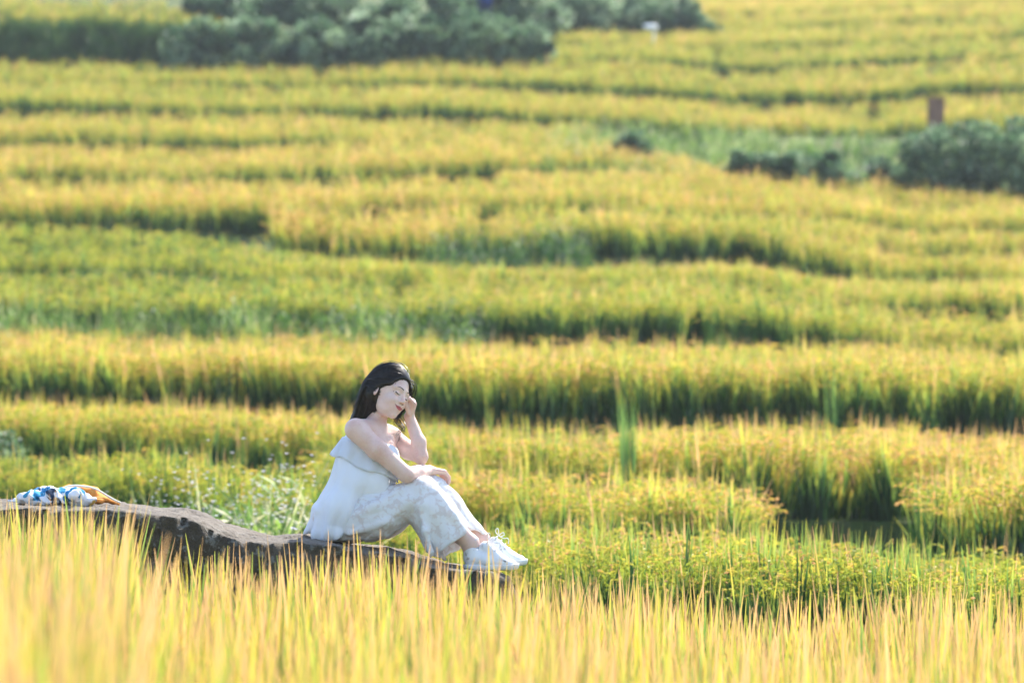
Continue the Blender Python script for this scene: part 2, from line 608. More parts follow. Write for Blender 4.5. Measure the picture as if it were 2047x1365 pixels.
# skirts so that the sheet carries on to both sides and under the camera
gm, nt, out = new_mat("paddy_soil")
T = NT(nt)
tc = T.n("ShaderNodeTexCoord")
nz = T.noise(tc.outputs['Object'], 2.2, 5)
nz2 = T.noise(tc.outputs['Object'], 14.0, 3)
c = T.ramp(nz, [(0.3, (0.05, 0.055, 0.02)), (0.5, (0.075, 0.11, 0.03)), (0.7, (0.12, 0.105, 0.055))])
c = T.mix(T.math('MULTIPLY', nz2, .5), c, (0.06, 0.10, 0.03))
T.link(T.principled(c, .95, T.bump(nz2, .6, .03), spec=.1), out.inputs[0])
ground = mesh_obj("terraced_ground", gv, gf, gm)
tag(ground, kind='structure')
wide = []
for sgn in (-1, 1):
    col = 0 if sgn < 0 else nc - 1
    vv, ff = [], []
    for j, (D, Z) in enumerate(lines):
        x0 = (xs_cols[col] - 1023.5) / F_PX * D[col]
        vv += [(x0, D[col], Z[col]), (x0 + sgn * 40, D[col], Z[col]), (x0 + sgn * 400, D[col], Z[col] - 5)]
    for j in range(len(lines) - 1):
        for q in range(2):
            a = 3 * j + q
            ff.append((a, a + 1, a + 4, a + 3))
    o = mesh_obj("hillside", vv, ff, gm)
    tag(o, kind='structure')
floor_v = [(-400, -200, -.6), (400, -200, -.6), (400, 2.0, -.6), (-400, 2.0, -.6)]
o = mesh_obj("valley_ground", floor_v, [(0, 1, 2, 3)], gm)
tag(o, kind='structure')


# ------------------------------------------------------------------ rice on the terraces
def sow(k, density_front, density_back):
    r = ROWS[k]
    xs_lo, xs_hi = -850, 2900
    # area estimate, then sample in (column, distance)
    xs = np.linspace(xs_lo, xs_hi, 60)
    df, db, _, _ = row_geo(k, xs)
    depth = float(np.mean(db - df))
    dmean = float(np.mean((df + db) / 2))
    width = (xs_hi - xs_lo) / F_PX * dmean
    n_back = int(width * max(depth, .3) * density_back)
    n_front = int(width * min(1.1, depth) * density_front)
    px = np.concatenate([RNG.uniform(xs_lo, xs_hi, n_back), RNG.uniform(xs_lo, xs_hi, n_front)])
    df, db, zf, zb = row_geo(k, px)
    w, w2 = wob(px, k), wob(px, k + 1)
    u = np.concatenate([RNG.uniform(0, 1, n_back), np.zeros(n_front)])
    d0 = df + w + .08
    d1 = np.maximum(db + w2 - .25, d0 + .3)
    D = d0 + u * (d1 - d0)
    front = np.minimum(RNG.uniform(0, 1.1, n_front), (d1 - d0)[n_back:])
    D[n_back:] = d0[n_back:] + front
    t = (D - d0) / np.maximum(d1 - d0, .1)
    Z = zf + (zb - zf) * np.clip(t, 0, 1)
    keep = np.ones(len(px), bool)
    soft = np.array([18 * noise.noise((d * 1.3, k, 2)) for d in D])
    for a, b in r[5]:
        keep &= ~((px > a + soft) & (px < b + soft))
    if r[0] == "F":   # rounded left end
        keep &= ~((px < 640) & (np.abs((D - 56.0) / 3.2) > np.sqrt(np.clip((px - 548) / 92.0, 0, 1))))
    px, D, Z, t = px[keep], D[keep], Z[keep], t[keep]
    X = (px - 1023.5) / F_PX * D
    ripe = interp(XC, r[6], px)
    pn = pnoise(X, D, .55, k * 7.1)
    pn2 = pnoise(X, D, 2.2, k * 3.3 + 40)
    ripe = ripe + .20 * pn + .16 * pn2 + RNG.normal(0, .07, len(X))
    bright = np.clip(1 + .14 * pn2 + RNG.normal(0, .08, len(X)), .6, 1.35)
    hgt = r[4] * (1.0 + .07 * pn + .06 * pn2)
    # thin gaps along the terrace
    far = True
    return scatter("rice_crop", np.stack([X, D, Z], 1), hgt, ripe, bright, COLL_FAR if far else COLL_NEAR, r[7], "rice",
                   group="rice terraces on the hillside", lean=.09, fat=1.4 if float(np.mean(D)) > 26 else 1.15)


for k in range(len(ROWS)):
    dist = float(np.mean(ROWS[k][1]))
    sow(k, (30 if dist < 27 else 22) if dist < 60 else 11, (32 if dist < 27 else 20) if dist < 40 else (14 if dist < 70 else 10))

# near field in front of the rock
n = 8200
D = 15.9 - 9.4 * RNG.uniform(0, 1, n) ** 1.15
px = RNG.uniform(-700, 2750, n)
# leave the rock and the feet free
Z = fg_top(px) - FG_H
keep = ~((D > 15.55) & (px > 380) & (px < 1060))
px, D, Z = px[keep], D[keep], Z[keep]
X = (px - 1023.5) / F_PX * D
pn = pnoise(X, D, .9, 3.0)
pn2 = pnoise(X, D, 3.0, 9.0)
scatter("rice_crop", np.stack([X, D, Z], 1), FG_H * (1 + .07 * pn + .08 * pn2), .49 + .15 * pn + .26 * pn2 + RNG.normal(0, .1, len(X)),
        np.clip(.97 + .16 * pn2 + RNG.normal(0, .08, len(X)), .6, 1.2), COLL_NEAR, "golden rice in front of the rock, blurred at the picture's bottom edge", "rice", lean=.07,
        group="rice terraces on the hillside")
print("instances", N_INST)
# ================================================================== the boulder
m_rock, nt, out = new_mat("weathered_rock")
T = NT(nt)
tc = T.n("ShaderNodeTexCoord")
ob = tc.outputs['Object']
n1 = T.noise(ob, 3.0, 6, .6)
n2 = T.noise(ob, 22.0, 5, .65)
n3 = T.noise(ob, 90.0, 3, .6)
c = T.ramp(n1, [(.3, (.055, .045, .035)), (.5, (.10, .08, .055)), (.7, (.15, .125, .095))])
c = T.mix(T.math('MULTIPLY', n3, .5), c, (.05, .042, .032))
lich = T.ramp(n2, [(.56, (0, 0, 0)), (.63, (1, 1, 1))])
c = T.mix(T.math('MULTIPLY', lich, .55), c, (.27, .27, .24))
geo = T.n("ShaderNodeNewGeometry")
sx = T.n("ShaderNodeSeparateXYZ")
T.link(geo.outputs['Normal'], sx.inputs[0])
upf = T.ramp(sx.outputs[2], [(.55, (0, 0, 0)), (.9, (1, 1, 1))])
c = T.mix(T.math('MULTIPLY', upf, .45), c, (.28, .24, .20))  # up-facing stone coloured lighter, painting in the sunlit top
hh = T.math('ADD', T.math('MULTIPLY', n2, .7), T.math('MULTIPLY', n3, .35))
T.link(T.principled(c, .85, T.bump(hh, 1.0, .035), spec=.25), out.inputs[0])

PX_ = [-260, -150, 0, 60, 240, 310, 360, 400, 440, 500, 545, 580, 610, 640, 690, 760, 820, 880, 930, 985, 1018, 1075]
PY_ = [1040, 1004, 1003, 1004, 1010, 1021, 1023, 1034, 1051, 1069, 1076, 1073, 1069, 1075, 1087, 1094, 1107, 1125, 1134, 1138, 1152, 1300]
ns, ntt = 420, 90
rv, rf = [], []
for i in range(ns):
    px = -255 + (1072 + 255) * i / (ns - 1)
    zt = EYE_Z + (EYE_Y - np.interp(px, PX_, PY_)) / F_PX * 17.0
    X = (px - 1023.5) / F_PX * 17.0
    wf = np.interp(px, [-260, 0, 300, 600, 900, 1070], [.25, .5, .5, .38, .30, .12])
    wb = np.interp(px, [-260, 0, 300, 600, 900, 1070], [.3, .5, .5, .42, .34, .15])
    bot = -.35
    for j in range(ntt):
        v = j / (ntt - 1)
        # cross-section: front face, rounded edge, top, back
        if v < .45:
            t = v / .45
            y = 17.0 - wf - .22 * (1 - t) ** 1.5
            z = bot + (zt - bot) * (t ** .9) - .012 * t
        elif v < .75:
            t = (v - .45) / .30
            y = 17.0 - wf + (wf + wb) * t
            z = zt - .012 * (1 - math.sin(math.pi * (.08 + .84 * t)) ** .6)
        else:
            t = (v - .75) / .25
            y = 17.0 + wb + .15 * t
            z = zt - .012 - (zt - bot) * t ** 1.3
        p = Vector((X, y, z))
        big = noise.fractal(p * 1.7, 1.0, 2.0, 4)
        fine = noise.fractal(p * 7.0 + Vector((5, 2, 1)), .8, 2.1, 4)
        crack = abs(noise.noise(Vector((X * 2.0 + z * 1.2, y * 1.6, z * 4.0 - X * 1.1))))
        am = .3 if .45 <= v <= .75 else 1.0
        strat = noise.noise(Vector((X * .9, y * 2.0, z * 9.0 + X * 2.2)))
        ridge = abs(noise.noise(Vector((X * 9.0, y * 9.0, z * 13.0))))
        y -= am * (.06 * big + .035 * fine + .022 * (strat > .05) + .02 * ridge - .07 * max(0, .07 - crack) / .07)
        z -= .016 * max(0, .09 - abs(noise.noise(Vector((X * 3.5, y * 5.0, 2.0))))) / .09 if v > .4 else 0
        z += (.012 * big + .012 * fine) * (1 if v > .3 else .4)
        rv.append((X + .012 * fine * am, y, z))
for i in range(ns - 1):
    for j in range(ntt - 1):
        a = i * ntt + j
        rf.append((a, a + ntt, a + ntt + 1, a + 1))
rf.append(tuple(range(ntt)))
rf.append(tuple(reversed(range((ns - 1) * ntt, ns * ntt))))
rock = mesh_obj("boulder", rv, rf, m_rock, smooth=True)
tag(rock, "long dark lichen-spotted boulder the woman sits on", "boulder")
# ================================================================== implicit surfaces
class Field:
    """Smoothly blended solids sampled on a grid and turned into one closed mesh (surface nets)."""

    def __init__(self):
        self.prims = []

    def add(self, fn, lo, hi, k=.01, op='u'):
        self.prims.append((fn, np.array(lo, float), np.array(hi, float), k, op))

    def cap(self, a, b, ra, rb=None, k=.01, op='u', sc=None):
        rb = ra if rb is None else rb
        a, b = np.array(a, float), np.array(b, float)
        s = np.ones(3) if sc is None else np.array(sc, float)
        a_, b_ = a * s, b * s
        d = b_ - a_
        L2 = max(float(d @ d), 1e-12)

        def fn(Q):
            q = Q * s
            t = np.clip(((q - a_) @ d) / L2, 0, 1)
            return np.linalg.norm(q - a_ - t[..., None] * d, axis=-1) - (ra + (rb - ra) * t)
        m = max(ra, rb) / s
        self.add(fn, np.minimum(a, b) - m, np.maximum(a, b) + m, k, op)

    def chain(self, pts, k=.01, op='u', sc=None):
        for (a, ra), (b, rb) in zip(pts[:-1], pts[1:]):
            self.cap(a, b, ra, rb, k, op, sc)

    def ell(self, c, axes, radii, k=.01, op='u'):
        c = np.array(c, float)
        A = np.array(axes, float)          # rows: unit axes
        r = np.array(radii, float)
        m = np.sqrt(((A * r[:, None]) ** 2).sum(0))

        def fn(Q):
            q = ((Q - c) @ A.T) / r
            k0 = np.linalg.norm(q, axis=-1)
            k1 = np.linalg.norm(q / r, axis=-1)
            return k0 * (k0 - 1) / np.maximum(k1, 1e-9)
        self.add(fn, c - m, c + m, k, op)

    def plane(self, p, n, k=.005):
        """Remove what lies on the side n points to."""
        p, n = np.array(p, float), np.array(n, float)
        n = n / np.linalg.norm(n)
        self.add(lambda Q: -((Q - p) @ n), [-1e3] * 3, [1e3] * 3, k, 's2')

    @staticmethod
    def blend(a, d, k, op):
        if op == 'u':
            h = np.clip(.5 + .5 * (a - d) / k, 0, 1)
            return a + (d - a) * h - k * h * (1 - h)
        if op == 's':
            d = -d
        else:
            d = -d
        h = np.clip(.5 - .5 * (a - d) / k, 0, 1)
        return a + (d - a) * h + k * h * (1 - h)

    def eval(self, Q):
        a = np.full(Q.shape[:-1], 1.0)
        for fn, lo, hi, k, op in self.prims:
            a = self.blend(a, fn(Q), k, op)
        return a

    def mesh(self, h):
        us = [p for p in self.prims if p[4] == 'u']
        lo = np.min([p[1] - p[3] for p in us], 0) - 4 * h
        hi = np.max([p[2] + p[3] for p in us], 0) + 4 * h
        n = np.ceil((hi - lo) / h).astype(int) + 1
        A = np.full(n, 1.0, dtype=np.float32)
        ax = [lo[i] + h * np.arange(n[i]) for i in range(3)]
        for fn, plo, phi, k, op in self.prims:
            i0 = np.clip(np.floor((plo - k - 3 * h - lo) / h).astype(int), 0, n - 1)
            i1 = np.clip(np.ceil((phi + k + 3 * h - lo) / h).astype(int) + 1, 1, n)
            if (i1 <= i0).any():
                continue
            sl = tuple(slice(i0[i], i1[i]) for i in range(3))
            G = np.stack(np.meshgrid(*[ax[i][sl[i]] for i in range(3)], indexing='ij'), -1)
            A[sl] = self.blend(A[sl], fn(G), k, op).astype(np.float32)
        return surface_nets(A, lo, h)


def surface_nets(A, lo, h):
    S = A < 0
    n = np.array(A.shape)
    c = np.zeros(n - 1, np.int8)
    for dx in (0, 1):
        for dy in (0, 1):
            for dz in (0, 1):
                c += S[dx:n[0] - 1 + dx, dy:n[1] - 1 + dy, dz:n[2] - 1 + dz]
    act = np.argwhere((c > 0) & (c < 8))
    idx = np.full(n - 1, -1, np.int64)
    idx[act[:, 0], act[:, 1], act[:, 2]] = np.arange(len(act))
    acc = np.zeros((len(act), 3))
    cnt = np.zeros(len(act))
    corners = [(i, j, k) for i in (0, 1) for j in (0, 1) for k in (0, 1)]
    for a in range(8):
        for b in range(a + 1, 8):
            ca, cb = np.array(corners[a]), np.array(corners[b])
            if np.abs(ca - cb).sum() != 1:
                continue
            va = A[tuple((act + ca).T)]
            vb = A[tuple((act + cb).T)]
            m = (va < 0) != (vb < 0)
            t = np.where(m, va / np.where(m, va - vb, 1), 0)
            acc += np.where(m[:, None], ca + t[:, None] * (cb - ca), 0)
            cnt += m
    V = lo + h * (act + acc / cnt[:, None])
    F = []
    for axis in range(3):
        o1, o2 = (axis + 1) % 3, (axis + 2) % 3
        s0 = [slice(None)] * 3
        s1 = [slice(None)] * 3
        s0[axis] = slice(0, n[axis] - 1)
        s1[axis] = slice(1, n[axis])
        e = S[tuple(s0)] != S[tuple(s1)]
        pos = np.argwhere(e)
        ok = (pos[:, o1] > 0) & (pos[:, o2] > 0) & (pos[:, o1] < n[o1] - 1) & (pos[:, o2] < n[o2] - 1)
        pos = pos[ok]
        inside = S[tuple(pos.T)]

        def cell(d1, d2):
            q = pos.copy()
            q[:, o1] += d1
            q[:, o2] += d2
            return idx[tuple(q.T)]
        q = np.stack([cell(-1, -1), cell(0, -1), cell(0, 0), cell(-1, 0)], 1)
        q[~inside] = q[~inside][:, ::-1]
        F.append(q)
    F = np.concatenate(F)
    F = F[(F >= 0).all(1)]
    return V, F


def relax(V, F, it=2, lam=.5):
    E = np.concatenate([F[:, [0, 1]], F[:, [1, 2]], F[:, [2, 3]], F[:, [3, 0]]])
    for _ in range(it):
        acc = np.zeros_like(V)
        cnt = np.zeros(len(V))
        for a, b in ((0, 1), (1, 0)):
            np.add.at(acc, E[:, a], V[E[:, b]])
            np.add.at(cnt, E[:, a], 1)
        V = V + lam * (acc / np.maximum(cnt, 1)[:, None] - V)
    return V


def vnormals(V, F):
    fn = np.cross(V[F[:, 2]] - V[F[:, 0]], V[F[:, 3]] - V[F[:, 1]])
    N = np.zeros_like(V)
    for i in range(4):
        np.add.at(N, F[:, i], fn)
    return N / np.maximum(np.linalg.norm(N, axis=1), 1e-12)[:, None]


def fast_mesh(name, V, F, mat, parent, smooth=True):
    off = Vector((0, 0, 0))
    p = parent
    while p is not None:
        off += p.location
        p = p.parent
    V = V - np.array(off)
    me = bpy.data.meshes.new(name)
    me.vertices.add(len(V))
    me.vertices.foreach_set("co", V.ravel())
    k = F.shape[1]
    me.loops.add(F.size)
    me.loops.foreach_set("vertex_index", F.ravel().astype(np.int32))
    me.polygons.add(len(F))
    me.polygons.foreach_set("loop_start", np.arange(0, F.size, k, dtype=np.int32))
    me.polygons.foreach_set("use_smooth", np.full(len(F), smooth))
    me.update(calc_edges=True)
    me.validate()
    me.materials.append(mat)
    o = bpy.data.objects.new(name, me)
    COL.objects.link(o)
    o.parent = parent
    return o


def W(px, py, dy=0.0):
    return np.array(P(px, py, 17.0 + dy))


def tube(path, r, sides=6, taper=None):
    """A round tube along a path (verts, faces)."""
    path = [np.array(p, float) for p in path]
    n = len(path)
    V, F = [], []
    up = np.array([.13, .31, .94])
    for i in range(n):
        t = path[min(i + 1, n - 1)] - path[max(i - 1, 0)]
        t = t / (np.linalg.norm(t) + 1e-12)
        a = np.cross(t, up)
        a /= np.linalg.norm(a) + 1e-12
        b = np.cross(t, a)
        rr = r if taper is None else r * taper[i]
        for k in range(sides):
            w = 6.2832 * k / sides
            V.append(path[i] + rr * (math.cos(w) * a + math.sin(w) * b))
    for i in range(n - 1):
        for k in range(sides):
            F.append((i * sides + k, i * sides + (k + 1) % sides, (i + 1) * sides + (k + 1) % sides, (i + 1) * sides + k))
    return V, F


def spline(pts, n):
    """Catmull-Rom through pts."""
    pts = [np.array(p, float) for p in pts]
    pts = [2 * pts[0] - pts[1]] + pts + [2 * pts[-1] - pts[-2]]
    out = []
    segs = len(pts) - 3
    for i in range(n):
        u = i / (n - 1) * segs
        k = min(int(u), segs - 1)
        t = u - k
        p0, p1, p2, p3 = pts[k:k + 4]
        out.append(.5 * (2 * p1 + (p2 - p0) * t + (2 * p0 - 5 * p1 + 4 * p2 - p3) * t * t + (3 * p1 - p0 - 3 * p2 + p3) * t ** 3))
    return out


# ------------------------------------------------------------------ materials of the woman
m_skin, nt, out = new_mat("skin")
T = NT(nt)
tc = T.n("ShaderNodeTexCoord")
nz = T.math('ADD', T.math('MULTIPLY', T.noise(tc.outputs['Object'], 11.0, 3), .75), T.math('MULTIPLY', T.noise(tc.outputs['Object'], 120.0, 2), .25))
c = T.ramp(nz, [(.32, (.66, .42, .35)), (.5, (.74, .52, .45)), (.68, (.79, .59, .52))])
T.link(T.principled(c, .48, T.bump(T.noise(tc.outputs['Object'], 260, 2), .05, .001), spec=.35, sss=.25, sss_r=(1, .35, .2), sss_s=.012), out.inputs[0])

m_lip, nt, out = new_mat("lip_colour")
T = NT(nt)
T.link(T.principled((.52, .10, .105), .4, spec=.5), out.inputs[0])

m_hair, nt, out = new_mat("black_hair")
T = NT(nt)
tc = T.n("ShaderNodeTexCoord")
nz = T.noise(tc.outputs['Object'], 40.0, 2)
c = T.ramp(nz, [(.3, (.006, .0045, .004)), (.7, (.020, .013, .010))])
T.link(T.principled(c, .36, spec=.32), out.inputs[0])

m_dark, nt, out = new_mat("brow_lash_and_face_shade")  # also paints the shade in the nostrils and between the lips
T = NT(nt)
T.link(T.principled((.035, .02, .015), .6), out.inputs[0])


def cloth_mat(name, col, trans, weave=900, bump=.15, wrinkle=30):
    m, nt, out = new_mat(name)
    T = NT(nt)
    tc = T.n("ShaderNodeTexCoord")
    hgt = T.math('ADD', T.noise(tc.outputs['Object'], wrinkle, 3), T.math('MULTIPLY', T.noise(tc.outputs['Object'], weave, 1), .25))
    bmp = T.bump(hgt, bump, .006)
    d = T.n("ShaderNodeBsdfDiffuse")
    t = T.n("ShaderNodeBsdfTranslucent")
    col = (*col, 1.0) if isinstance(col, tuple) and len(col) == 3 else col
    T.put(d.inputs[0], col)
    T.put(t.inputs[0], col)
    T.link(bmp, d.inputs['Normal'])
    mx = T.n("ShaderNodeMixShader")
    mx.inputs[0].default_value = trans
    T.link(d.outputs[0], mx.inputs[1])
    T.link(t.outputs[0], mx.inputs[2])
    T.link(mx.outputs[0], out.inputs[0])
    return m, T, mx


m_blouse, _, _ = cloth_mat("white_cotton", (.83, .86, .92), .12)
m_ruffle, _, _ = cloth_mat("white_cotton_single_layer", (.83, .86, .92), .35)

# lace trousers: white flowers woven on a thin greyish-pink mesh
m_lace, nt, out = new_mat("white_lace")
T = NT(nt)
tc = T.n("ShaderNodeTexCoord")
warp = T.n("ShaderNodeVectorMath", operation='ADD')
nv = T.n("ShaderNodeTexNoise")
nv.inputs['Scale'].default_value = 26
T.link(tc.outputs['Object'], nv.inputs['Vector'])
sc_ = T.n("ShaderNodeVectorMath", operation='SCALE')
T.link(nv.outputs['Color'], sc_.inputs[0])
sc_.inputs['Scale'].default_value = .075
T.link(tc.outputs['Object'], warp.inputs[0])
T.link(sc_.outputs[0], warp.inputs[1])
vo = T.n("ShaderNodeTexVoronoi", feature='F1')
vo.inputs['Scale'].default_value = 32
T.link(warp.outputs[0], vo.inputs['Vector'])
big = T.noise(tc.outputs['Object'], 12, 2)
f = T.math('ADD', vo.outputs['Distance'], T.math('MULTIPLY', T.math('SUBTRACT', big, .5), .9))
f = T.math('ADD', f, T.math('MULTIPLY', T.math('SUBTRACT', T.noise(tc.outputs['Object'], 75, 2), .5), .45))
pat = T.ramp(f, [(.50, (1, 1, 1)), (.72, (.0, .0, .0))])
col = T.mix(pat, (.755, .71, .70), (.86, .87, .89))
hgt = T.math('ADD', T.math('MULTIPLY', pat, .3), T.noise(tc.outputs['Object'], 40, 3))
d = T.n("ShaderNodeBsdfDiffuse")
t = T.n("ShaderNodeBsdfTranslucent")
T.link(col, d.inputs[0])
T.link(col, t.inputs[0])
T.link(T.bump(hgt, .2, .005), d.inputs['Normal'])
mx = T.n("ShaderNodeMixShader")
mx.inputs[0].default_value = .2
T.link(d.outputs[0], mx.inputs[1])
T.link(t.outputs[0], mx.inputs[2])
T.link(mx.outputs[0], out.inputs[0])

m_shoe, nt, out = new_mat("white_canvas_shoe")
T = NT(nt)
tc = T.n("ShaderNodeTexCoord")
nz = T.noise(tc.outputs['Object'], 34, 4, .7)
c = T.ramp(nz, [(.58, (.80, .81, .83)), (.64, (.45, .42, .38)), (.69, (.10, .09, .07))])
T.link(T.principled(c, .6, T.bump(T.noise(tc.outputs['Object'], 500, 2), .1, .001), spec=.3), out.inputs[0])
m_sole, nt, out = new_mat("white_rubber")
T = NT(nt)
tc = T.n("ShaderNodeTexCoord")
nz = T.noise(tc.outputs['Object'], 24, 4, .7)
c = T.ramp(nz, [(.52, (.74, .75, .76)), (.75, (.32, .27, .2))])
T.link(T.principled(c, .5, spec=.4), out.inputs[0])
m_sock, nt, out = new_mat("grey_sock")
T = NT(nt)
T.link(T.principled((.50, .56, .64), .9, spec=.1), out.inputs[0])

# ------------------------------------------------------------------ the woman
person = empty("person", W(660, 1082, -.05))
tag(person, "woman in white top and lace trousers sitting on the rock, head resting on one hand", "person")

EL = np.array([.52, .75, -.39]); EL /= np.linalg.norm(EL)     # her left
EU = np.array([.302, .266, .916]); EU -= EL * (EU @ EL); EU /= np.linalg.norm(EU)
EF = np.cross(EL, EU)                                          # where the face looks
HEAD_AX = np.stack([EF, EL, EU])
HC = W(776, 787, -.01)


def H(x, y, z):
    """Head coordinates: forward, her left, up; origin inside the head at eye level."""
    return HC + x * EF + y * EL + z * EU


body = Field()
FT = np.array([.85, -.53, 0.0])
LT = np.array([.53, .85, 0.0])
sp = (W(742, 862) - W(672, 1035))
sp /= np.linalg.norm(sp)
fw = FT - sp * (FT @ sp)
fw /= np.linalg.norm(fw)
TORSO = np.stack([fw, np.cross(sp, fw), sp])
body.ell(W(690, 1033), TORSO, (.075, .13, .085), .02)
body.ell(W(708, 975), TORSO, (.058, .10, .12), .03)
body.ell(W(732, 912), TORSO, (.078, .125, .12), .04)
body.cap(W(718, 862, -.13), W(782, 874, .14), .045, .045, .04)
body.cap(W(745, 856, .0), W(720, 860, -.10), .043, .045, .035)
body.cap(W(750, 858, 0), W(776, 870, .10), .042, .043, .03)
body.ell(W(757, 893, -.01), TORSO, (.06, .10, .06), .04)
# neck
body.cap(W(743, 866, .012), W(763, 812, .02), .044, .041, .02)
# near arm (her right)
body.chain([(W(711, 858, -.155), .049), (W(753, 898, -.17), .0425), (W(812, 948, -.155), .034)], .02)
body.chain([(W(812, 949, -.155), .034), (W(834, 945, -.07), .0335), (W(858, 940, .045), .0225)], .015)
# far arm (her left)
body.chain([(W(785, 877, .14), .045), (W(817, 900, .07), .039), (W(841, 913, -.005), .031)], .02)
body.chain([(W(841, 912, -.01), .031), (W(837, 884, .005), .0315), (W(818, 832, .04), .0225)], .015)
# legs down into the shoes
for q, (hx, kx, ky, axx, ayy, dh, dk, da) in enumerate([(700, 846, 985, 940, 1085, -.085, -.10, -.08), (705, 862, 980, 962, 1078, .09, .06, .05)]):
    body.chain([(W(hx, 1034, dh), .068), (W(kx, ky, dk), .055), (W((kx + axx) / 2 - 6, (ky + ayy) / 2 + 4, (dk + da) / 2), .055), (W(axx, ayy, da), .036), (W(axx + 2, ayy + 26, da), .034)], .02)
# skull and face
body.ell(H(-.008, 0, .030), HEAD_AX, (.094, .075, .086), .02)
body.ell(H(.028, 0, -.030), HEAD_AX, (.060, .052, .068), .02)
body.ell(H(.034, 0, -.076), HEAD_AX, (.044, .038, .027), .02)
body.ell(H(.064, 0, -.096), HEAD_AX, (.018, .018, .016), .016)
body.ell(H(.006, 0, -.052), HEAD_AX, (.045, .047, .036), .02)
for s in (-1, 1):
    body.ell(H(.053, s * .034, -.036), HEAD_AX, (.030, .022, .024), .014)
    body.cap(H(.0765, s * .012, .021), H(.066, s * .045, .019), .0125, .012, .012)
    body.ell(H(.099, s * .031, -.004), HEAD_AX, (.016, .021, .011), .014, 's')
    body.ell(H(.0695, s * .031, -.003), HEAD_AX, (.0135, .0155, .0115), .004)
body.cap(H(.080, 0, .014), H(.0965, 0, -.024), .0062, .0085, .010)
body.ell(H(.0985, 0, -.031), HEAD_AX, (.0105, .0085, .0075), .006)
for s in (-1, 1):
    body.ell(H(.089, s * .0105, -.0345), HEAD_AX, (.010, .0062, .0065), .005)
    body.ell(H(.0935, s * .0062, -.0415), HEAD_AX, (.005, .003, .003), .002, 's')
# mouth: soft muzzle, two lips, the shaded line between them is painted on below
body.ell(H(.064, 0, -.061), HEAD_AX, (.0225, .034, .021), .014)
for y0, y1, z0, z1, x0, x1, r0, r1 in ((0, .0245, -.0565, -.0540, .0858, .0755, .0052, .0028), (0, .0235, -.0670, -.0580, .0845, .0755, .0064, .0028)):
    for s in (-1, 1):
        body.cap(H(x0, s * y0, z0), H(x1, s * y1, z1), r0, r1, .004)
# ears
for s in (-1, 1):
    ea = np.stack([EF * .9 + EL * s * .45, EL * s * .9 - EF * .45, EU])
    ea = np.stack([v / np.linalg.norm(v) for v in ea])
    body.ell(H(-.010, s * .0745, -.012), ea, (.0155, .0075, .028), .005)
    body.ell(H(-.004, s * .0825, -.008), ea, (.009, .006, .017), .005, 's')

# hands: palm, four fingers, thumb


def finger(base, dirs, lens, r, k=.004):
    p = np.array(base, float)
    pts = [(p, r)]
    for i, (d, l) in enumerate(zip(dirs, lens)):
        d = np.array(d, float)
        p = p + d / np.linalg.norm(d) * l
        pts.append((p, r * (1 - .10 * (i + 1))))
    body.chain(pts, k)


# near hand hangs over the knees
w0 = W(858, 940, .045)
hd = np.array([.80, .48, -.14]); hd /= np.linalg.norm(hd)
hx = np.cross(hd, [0, 0, 1]); hx /= np.linalg.norm(hx)        # towards the little finger (camera side)
hn = np.cross(hx, hd)
for o_ in (-.022, 0, .022):
    body.cap(w0 + hx * o_ * .5, w0 + hd * .062 + hx * o_ * 1.1 + hn * .002, .0165, .0125, .012)
for i, (o_, ln) in enumerate(((-.031, .92), (-.0105, 1.0), (.0105, .95), (.030, .78))):
    b = w0 + hd * .066 + hx * o_ + hn * .001
    finger(b, [hd * .75 - hn * .62, hd * .25 - hn * 1.0, -hd * .25 - hn * 1.0], [.036 * ln, .024 * ln, .019 * ln], .0086)
finger(w0 + hd * .020 - hx * .026 - hn * .006, [hd * .7 - hx * .6 - hn * .35, hd * .8 - hx * .1 - hn * .5, hd * .7 - hn * .7], [.030, .026, .022], .0095)

# far hand: a loose fist against her left temple
w1 = W(818, 832, .04)
kd = W(825, 804, .028) - w1
kd /= np.linalg.norm(kd)
kx = np.array([-.15, 1.0, .05]); kx -= kd * (kx @ kd); kx /= np.linalg.norm(kx)   # across the knuckles, away from the camera
kn = np.cross(kd, kx)
if kn[0] > 0:
    kn = -kn                                                                      # palm side, towards the face
for o_ in (-.024, 0, .024):
    body.cap(w1 + kx * o_ * .5, w1 + kd * .062 + kx * o_ * 1.1 - kn * .004, .016, .0135, .012)
for i, (o_, ln) in enumerate(((-.031, .90), (-.0105, 1.0), (.0105, .96), (.030, .8))):
    b = w1 + kd * .066 + kx * o_ - kn * .004
    finger(b, [kd * .55 + kn * .8, -kd * .55 + kn * .8, -kd * 1.0 - kn * .1], [.034 * ln, .024 * ln, .019 * ln], .0088)
finger(w1 + kd * .018 - kx * .028 + kn * .010, [kd * .8 - kx * .2 + kn * .5, kd * .9 + kn * .35, kd * .9 + kx * .3 + kn * .1], [.030, .026, .022], .0095)

body.ell(w1 + kd * .056 + kn * .014, np.stack([kd, kx, kn]), (.024, .032, .020), .008)
V, Fq = body.mesh(.0036)
V = relax(V, Fq, 1, .35)
body_obj = fast_mesh("body", V, Fq, m_skin, person)


def on_face(y, z, lift=.0006):
    """Points of the face surface seen straight from the front, in head coordinates (arrays)."""
    y, z = np.asarray(y, float), np.asarray(z, float)
    x = np.full(y.shape, .125)
    for _ in range(70):
        Q = HC + x[..., None] * EF + y[..., None] * EL + z[..., None] * EU
        x = x - np.clip(body.eval(Q), -.002, .02) * .8
    x = x + lift
    return HC + x[..., None] * EF + y[..., None] * EL + z[..., None] * EU


